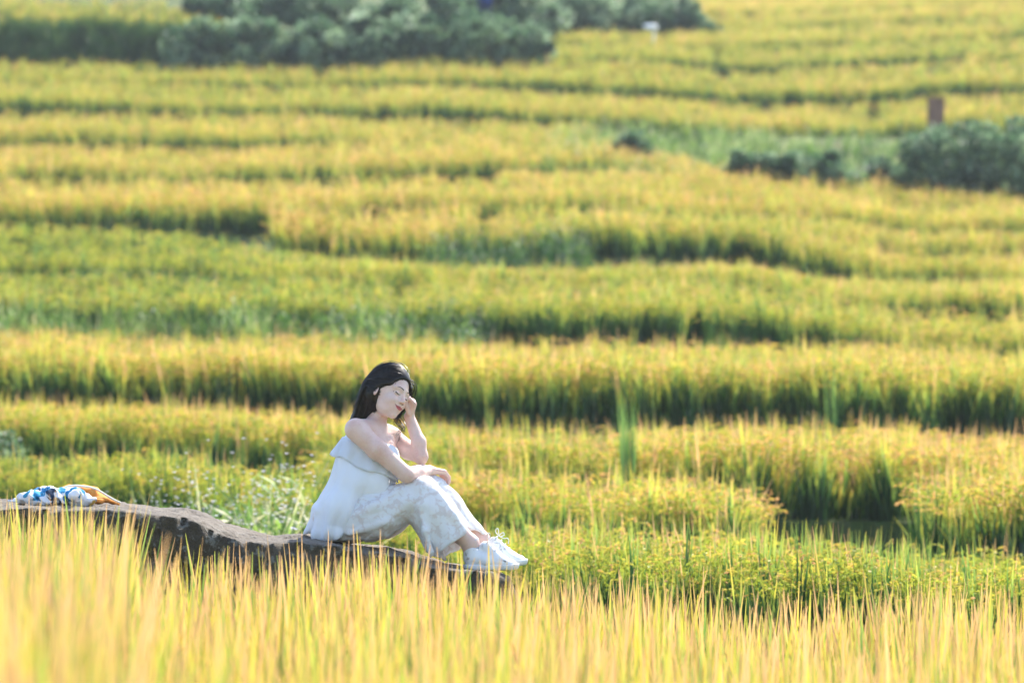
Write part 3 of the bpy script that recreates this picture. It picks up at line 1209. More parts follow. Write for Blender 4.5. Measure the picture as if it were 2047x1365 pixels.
def face_patch(name, yz_rows, mat, lift=.0006):
    """A skin-tight patch: rows of (y, z)."""
    R = np.array(yz_rows)
    Q = on_face(R[..., 0], R[..., 1], lift)
    n, m = Q.shape[:2]
    F = [(i * m + j, i * m + j + 1, (i + 1) * m + j + 1, (i + 1) * m + j) for i in range(n - 1) for j in range(m - 1)]
    return fast_mesh(name, Q.reshape(-1, 3), np.array(F), mat, person)


tt = np.linspace(-1, 1, 17)
# lips
up_o = [(t * .0300, -.0545 - .0010 * abs(t) ** 1.5 + (.0012 * math.exp(-((abs(t) - .22) / .16) ** 2))) for t in tt]
mid_ = [(t * .0295, -.0615 + .0078 * abs(t) ** 1.7) for t in tt]
low_o = [(t * .0290, -.0705 + .0160 * abs(t) ** 2.2) for t in tt]
rows = []
for f_ in np.linspace(0, 1, 5):
    rows.append([(a[0] * (1 - f_) + b[0] * f_, a[1] * (1 - f_) + b[1] * f_) for a, b in zip(up_o, mid_)])
face_patch("upper_lip", rows, m_lip)
rows = []
for f_ in np.linspace(0, 1, 5):
    rows.append([(a[0] * (1 - f_) + b[0] * f_, a[1] * (1 - f_) + b[1] * f_) for a, b in zip(mid_, low_o)])
face_patch("lower_lip", rows, m_lip)
face_patch("mouth_line_shade", [[(a * .98, b + d_) for a, b in mid_] for d_ in (-.0007, .0007)], m_dark, .0011)  # dark strip painting the shade between the closed lips
for s in (-1, 1):
    u = np.linspace(0, 1, 12)
    by = s * (.013 + .036 * u)
    bz = .0195 + .0065 * np.sin(u * 2.1) - .004 * u ** 3
    th = .0056 * (1 - .7 * u) * (.55 + .45 * np.minimum(1, u * 6))
    face_patch("eyebrow", [[(a, b + d_) for a, b, d_ in zip(by, bz, th * w_)] for w_ in (-.5, 0, .5)], m_dark, .0010)
    ly = s * (.0165 + .0305 * u)
    lz = -.0035 - .0060 * np.sin(u * 3.14159 * .95) + .0035 * u
    th = .0044 * (.4 + .6 * u)
    face_patch("eyelash", [[(a, b + d_) for a, b, d_ in zip(ly, lz, th * w_)] for w_ in (-.6, 0, .5)], m_dark, .0009)

for s in (-1, 1):
    ph_ = np.linspace(0, 6.283, 11)
    face_patch("nostril_shade", [[(s * .0072 + k_ * .0036 * math.cos(a_), -.0405 + k_ * .0020 * math.sin(a_)) for a_ in ph_] for k_ in (.05, 1.0)], m_dark, .0007)  # dark disc painting the shade inside the nose opening

# ------------------------------------------------------------------ hair
hair = Field()
hair.ell(H(-.012, 0, .038), HEAD_AX, (.102, .084, .104), .02)
hair.ell(H(-.045, 0, -.005), HEAD_AX, (.068, .080, .085), .03)
hair.chain([(W(752, 786, .03), .066), (W(737, 812, .045), .054), (W(722, 842, .055), .044), (W(713, 866, .06), .026)], .03)
# far side of the head, hair tucked behind the hand
hair.cap(H(.045, .066, .055), H(.010, .078, -.02), .022, .02, .02)
hair.cap(H(.010, .078, -.02), H(-.01, .072, -.06), .018, .012, .02)
# open the face and the near ear
hair.ell(H(.100, -.004, -.026), HEAD_AX, (.074, .084, .100), .012, 's')
hair.ell(H(.052, -.075, -.048), HEAD_AX, (.062, .052, .064), .014, 's')
hair.ell(H(.006, -.098, -.030), HEAD_AX, (.022, .034, .032), .010, 's')
V, Fq = hair.mesh(.0045)
Nn = vnormals(V, Fq)
hv, hf = [V], [Fq]


def hair_flow(p):
    """Where the combed hair runs: back over the crown, then down behind the shoulder."""
    loc = HEAD_AX @ (p - HC)
    nape = W(737, 812, .045)
    tip = W(709, 872, .06)
    if loc[0] > -.055 and loc[2] > -.05:
        tgt = H(-.095, loc[1] * .7, .02 + .2 * min(0, loc[2]))
    elif (p - nape)[2] > .02:
        tgt = nape + EL * loc[1] * .6 + np.array([-.02, 0, -.03])
    else:
        tgt = tip
    d_ = tgt - p
    return d_ / (np.linalg.norm(d_) + 1e-9)


def grad(fl, p, e=.002):
    q = np.array([p + [e, 0, 0], p - [e, 0, 0], p + [0, e, 0], p - [0, e, 0], p + [0, 0, e], p - [0, 0, e]])
    v = fl.eval(q)
    g = np.array([v[0] - v[1], v[2] - v[3], v[4] - v[5]])
    return g / (np.linalg.norm(g) + 1e-9)


rs = np.random.default_rng(5)
base_n = len(V)
cand = np.argwhere((((V - HC) @ HEAD_AX.T)[:, 0] > -.06) & (((V - HC) @ HEAD_AX.T)[:, 2] > -.06))[:, 0]
seeds = rs.choice(cand, 760, replace=False)
SV, SF = [], []
off = base_n
dirv = {}
paths = []
Pn = V[seeds].copy()
steps = 34
tr = [Pn.copy()]
for st in range(steps):
    # vectorised flow
    loc = (Pn - HC) @ HEAD_AX.T
    D_ = np.array([hair_flow(p) for p in Pn])
    e = .003
    g = np.stack([hair.eval(Pn + np.eye(3)[i] * e) - hair.eval(Pn - np.eye(3)[i] * e) for i in range(3)], 1)
    g /= np.linalg.norm(g, axis=1)[:, None] + 1e-9
    D_ = D_ - g * (D_ * g).sum(1)[:, None]
    D_ /= np.linalg.norm(D_, axis=1)[:, None] + 1e-9
    Pn = Pn + D_ * .0085
    Pn = Pn - g * np.clip(hair.eval(Pn), -.01, .01)[:, None]
    tr.append(Pn.copy())
tr = np.array(tr)                      # steps x n x 3
for i in range(tr.shape[1]):
    q = tr[:, i]
    L = rs.integers(16, steps)
    q = q[:L]
    lift = abs(rs.normal(.0004, .0013)) + (rs.uniform(.002, .009) if rs.uniform() < .2 else 0)
    g = np.stack([hair.eval(q + np.eye(3)[j] * .003) - hair.eval(q - np.eye(3)[j] * .003) for j in range(3)], 1)
    g /= np.linalg.norm(g, axis=1)[:, None] + 1e-9
    q = q + g * lift
    tg = np.gradient(q, axis=0)
    sd = np.cross(tg, g)
    sd /= np.linalg.norm(sd, axis=1)[:, None] + 1e-9
    wd = .0020 * rs.uniform(.5, 1.5) * np.sin(np.linspace(.25, 3.0, L))[:, None]
    crest = q + g * .0011
    a = len(SV)
    for k in range(L):
        SV += [q[k] - sd[k] * wd[k], crest[k], q[k] + sd[k] * wd[k]]
    for k in range(L - 1):
        b = off + a + 3 * k
        SF += [(b, b + 1, b + 4, b + 3), (b + 1, b + 2, b + 5, b + 4)]
# loose locks: beyond the far cheek and under the chin, and fly-aways at the back
loose = []
for i in range(16):
    j = rs.normal(0, 1, 3) * .006
    loose.append(spline([H(.052, .070, .062) + j * .4, H(.062, .082, .03) + j, H(.040, .090, -.03) + j, H(.03, .075, -.10) + j, W(806, 856, .09) + j * 1.5, W(792, 868, .08) + j * 2], 16))
for i in range(12):
    j = rs.normal(0, 1, 3) * .007
    loose.append(spline([H(.02, .06, -.07) + j * .5, W(800, 845, .08) + j, W(806, 858, .07) + j * 1.4, W(797, 868, .06) + j * 2, W(788, 876 + 8 * rs.uniform(), .07) + j * 2], 14))
for i in range(14):
    j = rs.normal(0, 1, 3) * .007
    loose.append(spline([W(752, 760, .03) + j, W(732, 790, .03) + j * 1.2, W(714, 820, .04) + j * 1.3, W(699 + 5 * rs.uniform(), 842 + 12 * rs.uniform(), .05) + j * 1.3], 14))
for i in range(10):
    j = rs.normal(0, 1, 3) * .005
    loose.append(spline([H(.06, .03, .085) + j, H(.082, .045, .075) + j, H(.090, .060, .05) + j * 1.3, H(.078, .072, .02) + j * 1.5], 10))
LV, LF = [], []
for q in loose:
    v_, f_ = tube(q, .0011, 4, [1 - .6 * k / len(q) for k in range(len(q))])
    o_ = off + len(SV) + len(LV)
    LV += v_
    LF += [tuple(x + o_ for x in ff) for ff in f_]
allV = np.concatenate([V, np.array(SV), np.array(LV)])
allF = np.concatenate([Fq, np.array(SF), np.array(LF)])
fast_mesh("hair", allV, allF, m_hair, person)

# ------------------------------------------------------------------ trousers
pants = Field()
SC = (1, .95, 1)
pants.ell(W(682, 1040), TORSO, (.104, .155, .096), .03)
near = [(W(686, 1040, -.085), .094), (W(752, 1030, -.10), .106), (W(838, 990, -.10), .076)]
far = [(W(698, 1040, .085), .094), (W(765, 1030, .08), .100), (W(856, 984, .06), .074)]
pants.chain(near, .03)
pants.chain(far, .03)
shins = []
for kn_, hem, dk, dh, rh in ((W(846, 984, -.10), W(897, 1078, -.085), 0, 0, .108), (W(864, 980, .06), W(924, 1084, .05), 0, 0, .108)):
    ax_ = (hem - kn_) / np.linalg.norm(hem - kn_)
    mid = kn_ + ax_ * .10 - np.array([.012, 0, .0])
    pants.chain([(kn_, .072), (mid, .100), (hem, rh), (hem + ax_ * .12, rh + .004)], .02)
    shins.append((kn_, mid, hem, ax_, rh))
# crease that drops from the near knee
pants.chain([(W(843, 965, -.155), .012), (W(842, 1010, -.192), .015), (W(850, 1060, -.203), .015), (W(868, 1125, -.198), .014)], .03)
pants.chain([(W(815, 1000, -.165), .008), (W(770, 1045, -.190), .009), (W(700, 1068, -.185), .009)], .045)
pants.chain([(W(800, 980, -.165), .008), (W(750, 1010, -.195), .008), (W(700, 1040, -.18), .008)], .04)
pants.chain([(W(872, 985, -.15), .008), (W(905, 1030, -.165), .009), (W(940, 1090, -.15), .009)], .04)
# cloth gathered on the stone behind the heel
for (kn_, mid, hem, ax_, rh), hp, nrm in zip(shins, (W(897, 1078, -.085), W(926, 1088, .05)), (np.array([57, 0, -84.0]), np.array([64, 0, -80.0]))):
    pass
hem_n = np.array([.56, .05, -.83])


def hem_cut(Q):
    d1 = (Q - W(897, 1079, -.085)) @ hem_n
    d2 = (Q - W(927, 1090, .05)) @ hem_n
    wv = .010 * np.sin(Q[..., 1] * 38) + .006 * np.sin(Q[..., 1] * 91 + 1)
    w_ = np.clip((Q[..., 1] - 16.955) / .06, 0, 1)
    d = d1 * (1 - w_) + d2 * w_ + wv
    return -d


pants.add(hem_cut, [-1e3] * 3, [1e3] * 3, .003, 's2')
for kn_, mid, hem, ax_, rh in shins:
    pants.chain([(mid + ax_ * .045, .070), (hem - ax_ * .01, rh - .009), (hem + ax_ * .14, rh - .004)], .006, 's')
V, Fq = pants.mesh(.0042)
V = relax(V, Fq, 1, .4)
Nn = vnormals(V, Fq)
# folds, long along the cloth's fall
thigh_ax = near[2][0] - near[0][0]
thigh_ax /= np.linalg.norm(thigh_ax)
shin_ax = shins[0][3]
wsh = np.clip(((V - W(835, 1000)) @ np.array([.6, 0, -.8])) / .05 + .5, 0, 1)
disp = np.zeros(len(V))
for i, p in enumerate(V):
    a_ = shin_ax if wsh[i] > .5 else thigh_ax
    q = p - a_ * (p @ a_) * .82
    n1 = noise.noise(q * 17.0)
    n2 = noise.noise(q * 46.0 + np.array([3.0, 1, 7]))
    disp[i] = .0100 * n1 + .0025 * n2
edge = np.clip(np.abs(hem_cut(V)) / .03, .35, 1)
V = V + Nn * (disp * edge)[:, None]
fast_mesh("trousers", V, Fq, m_lace, person)

# ------------------------------------------------------------------ top
top = Field()
SY = (1, .80, 1)
top.chain([(W(729, 900), .108), (W(722, 935), .110), (W(709, 972), .103)], .04, sc=SY)
top.chain([(W(712, 968), .098), (W(685, 1018), .102), (W(669, 1052), .100)], .04, sc=(1, .56, 1))
top.cap(W(763, 915, -.02), W(748, 965, -.05), .080, .095, .04, sc=SY)
# tail of the hem on the stone
top.chain([(W(640, 1020, .02), .035), (W(626, 1050, .03), .016), (W(608, 1066, .04), .006)], .02, sc=(1, .3, 1))
top.cap(W(636, 1070, -.10), W(668, 1066, -.15), .030, .035, .02)
top_smooth = Field()
top_smooth.prims = list(top.prims)
# neckline, arm openings, hem
top.plane(W(684, 868), np.array([-.21, 0, .98]), .01)
top.ell(W(712, 850, -.19), TORSO, (.060, .07, .070), .01, 's')
top.ell(W(797, 880, .17), TORSO, (.075, .08, .085), .01, 's')
top.ell(W(765, 866, 0), TORSO, (.09, .10, .06), .012, 's')


def top_hem(Q):
    n_ = np.array([.66, 0, -.75])
    p0 = W(722, 1030)
    a_ = (Q - p0) @ n_
    s_ = (Q - p0) @ np.array([.75, 0, .66])
    a_ = a_ + .5 * np.clip(s_, -.3, .3) ** 2 - .012 + .007 * np.sin(s_ * 55) + .004 * np.sin(Q[..., 1] * 50)
    return -a_


top.add(top_hem, [-1e3] * 3, [1e3] * 3, .004, 's2')
V, Fq = top.mesh(.0045)
V = relax(V, Fq, 1, .4)
Nn = vnormals(V, Fq)
disp = np.zeros(len(V))
fall = np.array([-.32, 0, -.95])
for i, p in enumerate(V):
    q = p - fall * (p @ fall) * .85
    am = float(np.clip((W(0, 905)[2] - p[2]) / .25, .15, 1))
    ph = math.atan2(p[1] - 17.0, p[0] - W(700, 0)[0] - .25 * (p[2] - W(0, 960)[2]))
    fold = math.sin(ph * 13 + 2.5 * noise.noise(p * 5.0)) * (.5 + .5 * noise.noise(p * 7.0 + np.array([4.0, 4, 4])))
    disp[i] = am * (.010 * noise.noise(q * 13.0 + np.array([9.0, 0, 2])) + .004 * noise.noise(q * 42.0) + .0115 * fold)
V = V + Nn * disp[:, None]
blouse = fast_mesh("top", V, Fq, m_blouse, person)

# flounce round the bust: one sheet, gathered above, wavy below
nth, nrow = 140, 9
RV, RF = [], []
ct, cb = W(731, 896), W(718, 930)
for j in range(nrow):
    v_ = j / (nrow - 1)
    c_ = ct * (1 - v_) + cb * v_
    th = 6.28318 * np.arange(nth) / nth
    dr = np.cos(th)[:, None] * fw + np.sin(th)[:, None] * TORSO[1]
    rad = np.full(nth, .26)
    for _ in range(60):
        rad = rad - np.clip(top_smooth.eval(c_ + dr * rad[:, None]), -.004, .03) * .7
    rad = np.maximum(rad, .10)
    wave = np.sin(8 * th + 1.3) + .5 * np.sin(17 * th)
    back = np.maximum(0, -np.cos(th)) ** 3
    rad = rad + .004 + v_ * (.008 + .026 * back) + .007 * v_ * wave
    dz = -sp * (.007 * v_ * np.sin(5 * th))[:, None] + sp * (.010 * (1 - v_))
    RV += list(c_ + dr * rad[:, None] + dz)
for j in range(nrow - 1):
    for i in range(nth):
        RF.append((j * nth + i, j * nth + (i + 1) % nth, (j + 1) * nth + (i + 1) % nth, (j + 1) * nth + i))
ruf = fast_mesh("ruffle", np.array(RV), np.array(RF), m_ruffle, blouse)
ruf.modifiers.new("thickness", 'SOLIDIFY').thickness = .0015
# straps
for pts in ([W(778, 902, .07), W(783, 886, .085), W(780, 872, .08), W(765, 862, .07), W(740, 864, .07), W(712, 874, .05)],):
    q = spline(pts, 18)
    v_, f_ = tube(q, .006, 6)
    fast_mesh("strap", np.array(v_), np.array(f_), m_blouse, blouse)

# ------------------------------------------------------------------ socks and shoes


def make_shoe(ox, oy, od):
    def S(px, py, d=0.0):
        return W(px + ox, py + oy, d + od)
    sock = Field()
    sock.chain([(S(937, 1070), .043), (S(944, 1108), .034)], .01)
    sock.plane(S(939, 1082), np.array([-.45, 0, .89]))
    V, Fq = sock.mesh(.004)
    fast_mesh("sock", V, Fq, m_sock, person)
    u = Field()
    wy = (1, .92, 1)
    u.cap(S(943, 1116), S(972, 1119), .036, .036, .02, sc=(1, .85, 1))
    u.cap(S(972, 1120), S(1022, 1130), .034, .027, .02, sc=(1, .68, 1))
    u.cap(S(943, 1100), S(947, 1110), .037, .037, .02, sc=(1, .9, 1))
    u.cap(S(970, 1092), S(1004, 1121), .024, .025, .02, sc=(1, .75, 1))
    u.cap(S(938, 1076), S(946, 1104), .034, .033, .006, 's')
    u.plane(S(934, 1092), np.array([-.62, 0, .78]), .006)
    u.plane(S(980, 1134), np.array([0, 0, -1.0]), .002)
    V, Fq = u.mesh(.0036)
    V = relax(V, Fq, 1, .4)
    shoe = fast_mesh("shoe", V, Fq, m_shoe, person)
    s = Field()
    s.cap(S(944, 1130), S(985, 1131), .041, .040, .01, sc=(1, .9, 1))
    s.cap(S(985, 1131), S(1022, 1130), .040, .036, .01, sc=(1, .82, 1))
    s.plane(S(980, 1139), np.array([.0, 0, -1.0]), .006)
    s.plane(S(980, 1127), np.array([-.0, 0, 1.0]), .004)
    V, Fq = s.mesh(.0036)
    V[:, 2] += .014 * np.clip((V[:, 0] - S(1015, 0)[0]) / .08, 0, 1) ** 2
    fast_mesh("sole", V, Fq, m_sole, shoe)
    # toe cap rim, laces and bow
    LV, LF = [], []

    def lace(pts, r=.0022, n=14):
        v_, f_ = tube(spline(pts, n), r, 6)
        o_ = len(LV)
        LV.extend(v_)
        LF.extend([tuple(x + o_ for x in ff) for ff in f_])
    for i in range(5):
        t_ = i / 4
        a = S(974 + 32 * t_, 1083 + 31 * t_, -.024)
        b = S(977 + 32 * t_, 1084 + 31 * t_, .024)
        m_ = S(978 + 32 * t_, 1080 + 31 * t_, 0)
        lace([a, m_, b])
    lace([S(979, 1078), S(974, 1072, -.01), S(975, 1066, -.02), S(979, 1066, -.02), S(980, 1076, -.005)], .0020)
    lace([S(980, 1079), S(985, 1075, -.015), S(989, 1073, -.03), S(991, 1078, -.03), S(984, 1081, -.01)], .0020)
    lace([S(981, 1080), S(991, 1085, -.03), S(997, 1084, -.035), S(1000, 1089, -.035), S(999, 1095, -.03)], .0019)
    fast_mesh("lace", np.array(LV), np.array(LF), m_sole, shoe)


make_shoe(0, 0, -.08)
make_shoe(17, -9, .05)
# ================================================================== shrubs, weeds, grass tufts
m_leaf, nt, out = new_mat("shrub_leaf")
T = NT(nt)
a = T.n("ShaderNodeAttribute", attribute_name="col")
sep = T.n("ShaderNodeSeparateColor")
T.link(a.outputs['Color'], sep.inputs[0])
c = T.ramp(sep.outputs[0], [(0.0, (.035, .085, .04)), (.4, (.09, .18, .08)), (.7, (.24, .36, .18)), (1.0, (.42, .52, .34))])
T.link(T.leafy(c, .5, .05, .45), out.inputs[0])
m_stem, nt, out = new_mat("shrub_stem")
T = NT(nt)
tc = T.n("ShaderNodeTexCoord")
c = T.ramp(T.noise(tc.outputs['Object'], 30, 3), [(.3, (.06, .045, .03)), (.7, (.14, .11, .07))])
T.link(T.principled(c, .9, spec=.1), out.inputs[0])


def ground_at(px, D):
    """Height of the ground sheet under photograph column px at distance D."""
    ds = [np.interp(px, xs_cols, l[0]) for l in lines]
    zs = [np.interp(px, xs_cols, l[1]) for l in lines]
    o_ = np.argsort(ds, kind='stable')
    return float(np.interp(D, np.array(ds)[o_], np.array(zs)[o_]))


def shrub(px, base_y, D, wpx, hpx, label, seed, leaves=2200, leaf=.085, group="shrubs on the hillside"):
    """A bush: forked stems and leaf clumps of uneven size, standing on the ground."""
    rng = np.random.default_rng(seed)
    s = D / F_PX
    X = (px - 1023.5) * s
    zg = ground_at(px, D) - .02
    ztop = EYE_Z + (EYE_Y - (base_y - hpx)) * s
    Hh = max(ztop - zg, .5)
    Wd = wpx * s / 2
    root = empty("shrub", (X, D, zg))
    tag(root, label, "shrub", group)
    clumps = []
    n_c = int(30 + Wd * 12)
    for i in range(n_c):
        th = rng.uniform(0, 6.283)
        rr = math.sqrt(rng.uniform())
        cx, cy = Wd * .85 * rr * math.cos(th), Wd * .6 * rr * math.sin(th)
        cz = Hh * (.18 + .60 * rng.uniform() * math.sqrt(max(.05, 1 - .75 * rr * rr)))
        clumps.append((cx, cy, cz, rng.uniform(.07, .30) * (Hh + Wd) * .42, rng.normal(0, .28)))
    V_, F_, C_ = [], [], []
    for i in range(leaves):
        cx, cy, cz, cr, ctint = clumps[rng.integers(n_c)]
        d = rng.normal(0, 1, 3)
        d /= np.linalg.norm(d)
        r_ = cr * rng.uniform(.35, 1) ** .5
        p = np.array([cx, cy, cz]) + d * r_ * np.array([1, 1, .75])
        if p[2] < .03:
            p[2] = .03 + abs(rng.normal(0, .1))
        ax = d * .6 + rng.normal(0, .6, 3) + np.array([0, 0, .15])
        ax /= np.linalg.norm(ax)
        sd = np.cross(ax, rng.normal(0, 1, 3))
        sd /= np.linalg.norm(sd) + 1e-9
        L = leaf * rng.uniform(.6, 1.4)
        w = L * .32
        k = len(V_)
        nrm = np.cross(ax, sd)
        V_ += [p, p + ax * L * .45 + sd * w + nrm * L * .06, p + ax * L, p + ax * L * .45 - sd * w + nrm * L * .06]
        C_ += [(float(np.clip(.38 + ctint + .3 * rng.normal(0, .5) + .25 * (p[2] / Hh - .5), 0, 1)), 0, 0, 1)] * 4  # random clump tone, plus lighter leaves higher up to paint the lit crown
        F_.append((k, k + 1, k + 2, k + 3))
    V_ = np.array(V_) + np.array([X, D, zg])
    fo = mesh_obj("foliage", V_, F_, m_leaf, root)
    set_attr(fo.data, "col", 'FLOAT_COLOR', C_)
    SV_, SF_ = [], []
    for i in range(6):
        cx, cy, cz, cr, _ = clumps[i]
        q = spline([(rng.normal(0, .06), rng.normal(0, .06), -.05), (cx * .35, cy * .35, cz * .5), (cx, cy, cz)], 7)
        v_, f_ = tube(q, .028, 5, [1, .9, .8, .7, .55, .4, .25])
        o_ = len(SV_)
        SV_ += v_
        SF_ += [tuple(x + o_ for x in ff) for ff in f_]
    mesh_obj("stems", np.array(SV_) + np.array([X, D, zg]), SF_, m_stem, root, smooth=True)
    return root


SHRUBS = [
    # px, base row, distance, width, height, label
    (395, 112, 88.0, 150, 95, "pale shrub at the end of the shady bank under the yellow strip"),
    (505, 112, 88.3, 190, 118, "wide dark shrub next to the pale one by the shady bank"),
    (625, 110, 88.2, 170, 104, "rounded shrub in the middle of the top hedge row"),
    (735, 106, 88.5, 170, 112, "tall shrub with a dark hollow in the top hedge row"),
    (845, 100, 88.6, 150, 108, "shrub left of the big round one under the blue tarp"),
    (955, 98, 88.4, 215, 100, "big round dark shrub below the blue tarp"),
    (1055, 92, 89.0, 110, 70, "small shrub at the end of the top hedge row"),
    (455, 60, 95.5, 210, 110, "shrub peeking over the pale one at the picture's top edge"),
    (600, 60, 95.8, 200, 115, "hazy shrub behind the middle of the top hedge row"),
    (750, 58, 95.2, 210, 120, "hazy shrub behind the dark hollow at the picture's top edge"),
    (905, 50, 96.5, 190, 95, "hazy shrub behind the big round one"),
    (1040, 40, 97.5, 190, 105, "hazy green shrub beside the blue tarp at the top edge"),
    (1165, 38, 101, 180, 90, "hazy shrub at the foot of the tan rice band"),
    (1280, 36, 101.5, 170, 75, "dark shrub near the white speck on the far slope"),
    (1375, 30, 102, 120, 60, "last small shrub before the tan rice band on the far slope"),
    (1262, 292, 70.5, 80, 62, "small bush on the grassy hummock in the rice"),
    (1490, 335, 66.9, 90, 62, "low green shrub where the golden terrace tapers out"),
    (1565, 338, 67.0, 130, 78, "bushy green shrub in the hollow behind the orange-gold slope"),
    (1655, 342, 67.1, 130, 74, "dark shrub in the middle of the hollow"),
    (1780, 350, 67.2, 90, 66, "small dark shrub in front of the big one by the brown post"),
    (1885, 366, 67.0, 220, 168, "big dark shrub below the brown post"),
    (1995, 372, 66.8, 260, 190, "largest dark shrub with shiny leaves at the picture's edge"),
    (2120, 380, 66.8, 220, 195, "dark shrub cut by the picture's edge past the brown post"),
    (8, 868, 32.6, 80, 66, "small dark bush at the picture's edge beside the yellow rice"),
]
for i, (px, by, D, w, h, lb) in enumerate(SHRUBS):
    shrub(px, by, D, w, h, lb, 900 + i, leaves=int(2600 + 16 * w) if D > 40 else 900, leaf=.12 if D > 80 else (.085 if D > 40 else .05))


def weed_patch(name, n, x0, x1, d0, d1, h0, h1, coll, ripe, label, cat, bright=1.0, zoff=None, lean=.15):
    px = RNG.uniform(x0, x1, n)
    D = RNG.uniform(d0, d1, n)
    z = np.array([ground_at(a, b) for a, b in zip(px, D)])
    X = (px - 1023.5) / F_PX * D
    pn = pnoise(X, D, 1.2, x0 * .01)
    hg = RNG.uniform(h0, h1, n) * (1 + .3 * pn)
    return scatter(name, np.stack([X, D, z - .02], 1), hg, ripe + .25 * pn + RNG.normal(0, .12, n), np.full(n, bright) * RNG.uniform(.8, 1.2, n), coll, label, cat, lean=lean)


# flowering weeds behind the boulder
weed_patch("wildflowers", 110, 345, 585, 22.0, 26.0, .66, .94, COLL_FLOWER, .74, "pale wildflower clump behind the rock beside the woman's back", "wildflowers", 1.15)
weed_patch("weeds", 170, 240, 660, 20.0, 26.8, .45, .75, COLL_WEED, .55, "soft green weeds growing at the foot of the wildflowers", "weeds", 1.1)


def bank_weeds(name, k, n, x0, x1, h0, h1, coll, ripe, label, cat, bright=1.0, reach=.7):
    """Weeds on the bank below the front edge of terrace k."""
    px = RNG.uniform(x0, x1, n)
    df, _, zf, _ = row_geo(k, px)
    _, _, _, zb = row_geo(k - 1, px)
    w = wob(px, k)
    t = RNG.uniform(0, 1, n)
    D = df + w - reach * t + .05
    z = zf * (1 - t) + zb * t
    X = (px - 1023.5) / F_PX * D
    pn = pnoise(X, D, 1.5, x0 * .01)
    return scatter(name, np.stack([X, D, z - .03], 1), RNG.uniform(h0, h1, n) * (1 + .35 * pn), ripe + .25 * pn + RNG.normal(0, .12, n),
                   RNG.uniform(.8, 1.2, n) * bright, coll, label, cat, lean=.2)


ix = {r[0]: i for i, r in enumerate(ROWS)}
bank_weeds("weeds", ix["E"], 620, -100, 900, .4, .85, COLL_WEED, .62, "bluish-green weeds along the foot of the light green terrace", "weeds", 1.1, 1.2)
bank_weeds("wildflowers", ix["E"], 150, 640, 960, .35, .75, COLL_FLOWER, .55, "white wildflowers above the golden terrace over the woman's head", "wildflowers", 1.2, 1.0)
bank_weeds("wildflowers", ix["F"], 130, 860, 1180, .35, .8, COLL_FLOWER, .4, "weeds with white blossoms below the rounded golden terrace", "wildflowers", 1.0, 1.4)
bank_weeds("weeds", ix["E2"], 420, -200, 760, .3, .6, COLL_WEED, .6, "pale weeds on the low bank of the sloping green terrace", "weeds", 1.1, .8)
bank_weeds("weeds", ix["L"], 900, -300, 460, .5, 1.0, COLL_WEED, .12, "dark weeds covering the shady bank under the yellow strip", "weeds", .8, 1.0)
bank_weeds("weeds", ix["D"], 260, 900, 2300, .2, .45, COLL_WEED, .25, "low green weeds at the dark foot of the tall golden terrace", "weeds", 1.0, .5)
px_, n_ = RNG.uniform(1490, 1860, 380), 380
D_ = RNG.uniform(24.2, 28.9, n_)
scatter("weeds", np.stack([(px_ - 1023.5) / F_PX * D_, D_, np.array([ground_at(a_, b_) for a_, b_ in zip(px_, D_)]) - .02], 1), RNG.uniform(.16, .34, n_),
        RNG.normal(.18, .12, n_), RNG.uniform(.8, 1.1, n_), COLL_WEED, "dark weeds on the floor of the gap in the golden band", "weeds", lean=.2)
weed_patch("weeds", 700, 1080, 1490, 67.5, 76.0, .5, .95, COLL_WEED, .72, "green weeds covering the grassy hummock", "weeds", 1.1)
weed_patch("weeds", 1100, 1440, 2700, 68.5, 77.0, .35, .8, COLL_WEED, .98, "pale dry weeds behind the dark shrubs in the hollow", "weeds", 1.2)
weed_patch("wildflowers", 160, 1500, 1900, 67.0, 72.0, .5, .9, COLL_FLOWER, .7, "pale blossoms among the weeds in the hollow", "wildflowers", 1.1)

# two tall grass tufts that stand out of the rice
m_tuft, nt, out = new_mat("tall_grass")
T = NT(nt)
a = T.n("ShaderNodeAttribute", attribute_name="col")
sep = T.n("ShaderNodeSeparateColor")
T.link(a.outputs['Color'], sep.inputs[0])
c = T.ramp(sep.outputs[1], [(0.0, (.03, .10, .025)), (.4, (.08, .22, .045)), (.9, (.22, .38, .08))])
T.link(T.leafy(c, .5, .05), out.inputs[0])


def tuft(px, top_y, D, n, spread, label, seed):
    rng = np.random.default_rng(seed)
    zg = ground_at(px, D) - .02
    zt = EYE_Z + (EYE_Y - top_y) / F_PX * D
    hgt = zt - zg
    v, f, cc = [], [], []
    for i in range(n):
        az = rng.uniform(0, 6.283)
        r = spread * math.sqrt(rng.uniform())
        ribbon(v, f, cc, (r * math.cos(az), r * math.sin(az), 0), az, abs(rng.normal(0, .025)), rng.uniform(.0, .12), hgt * rng.uniform(.6, 1.06), .013, 5, 0.0, rng.uniform(), rng.uniform(-1, 1))
    X = (px - 1023.5) / F_PX * D
    o = mesh_obj("grass_tuft", np.array(v) + np.array([X, D, zg]), f, m_tuft)
    set_attr(o.data, "col", 'FLOAT_COLOR', cc)
    tag(o, label, "grass", "tall grass tufts in the rice")


tuft(1256, 790, 28.4, 42, .032, "tall bright green grass tuft beside the woman's shoulder terrace", 31)
tuft(1662, 665, 34.6, 9, .04, "thin green grass tuft on the tall golden terrace", 32)
tuft(1420, 650, 41.4, 40, .30, "spiky yellow-green grass tuft at the dark terrace foot", 33)

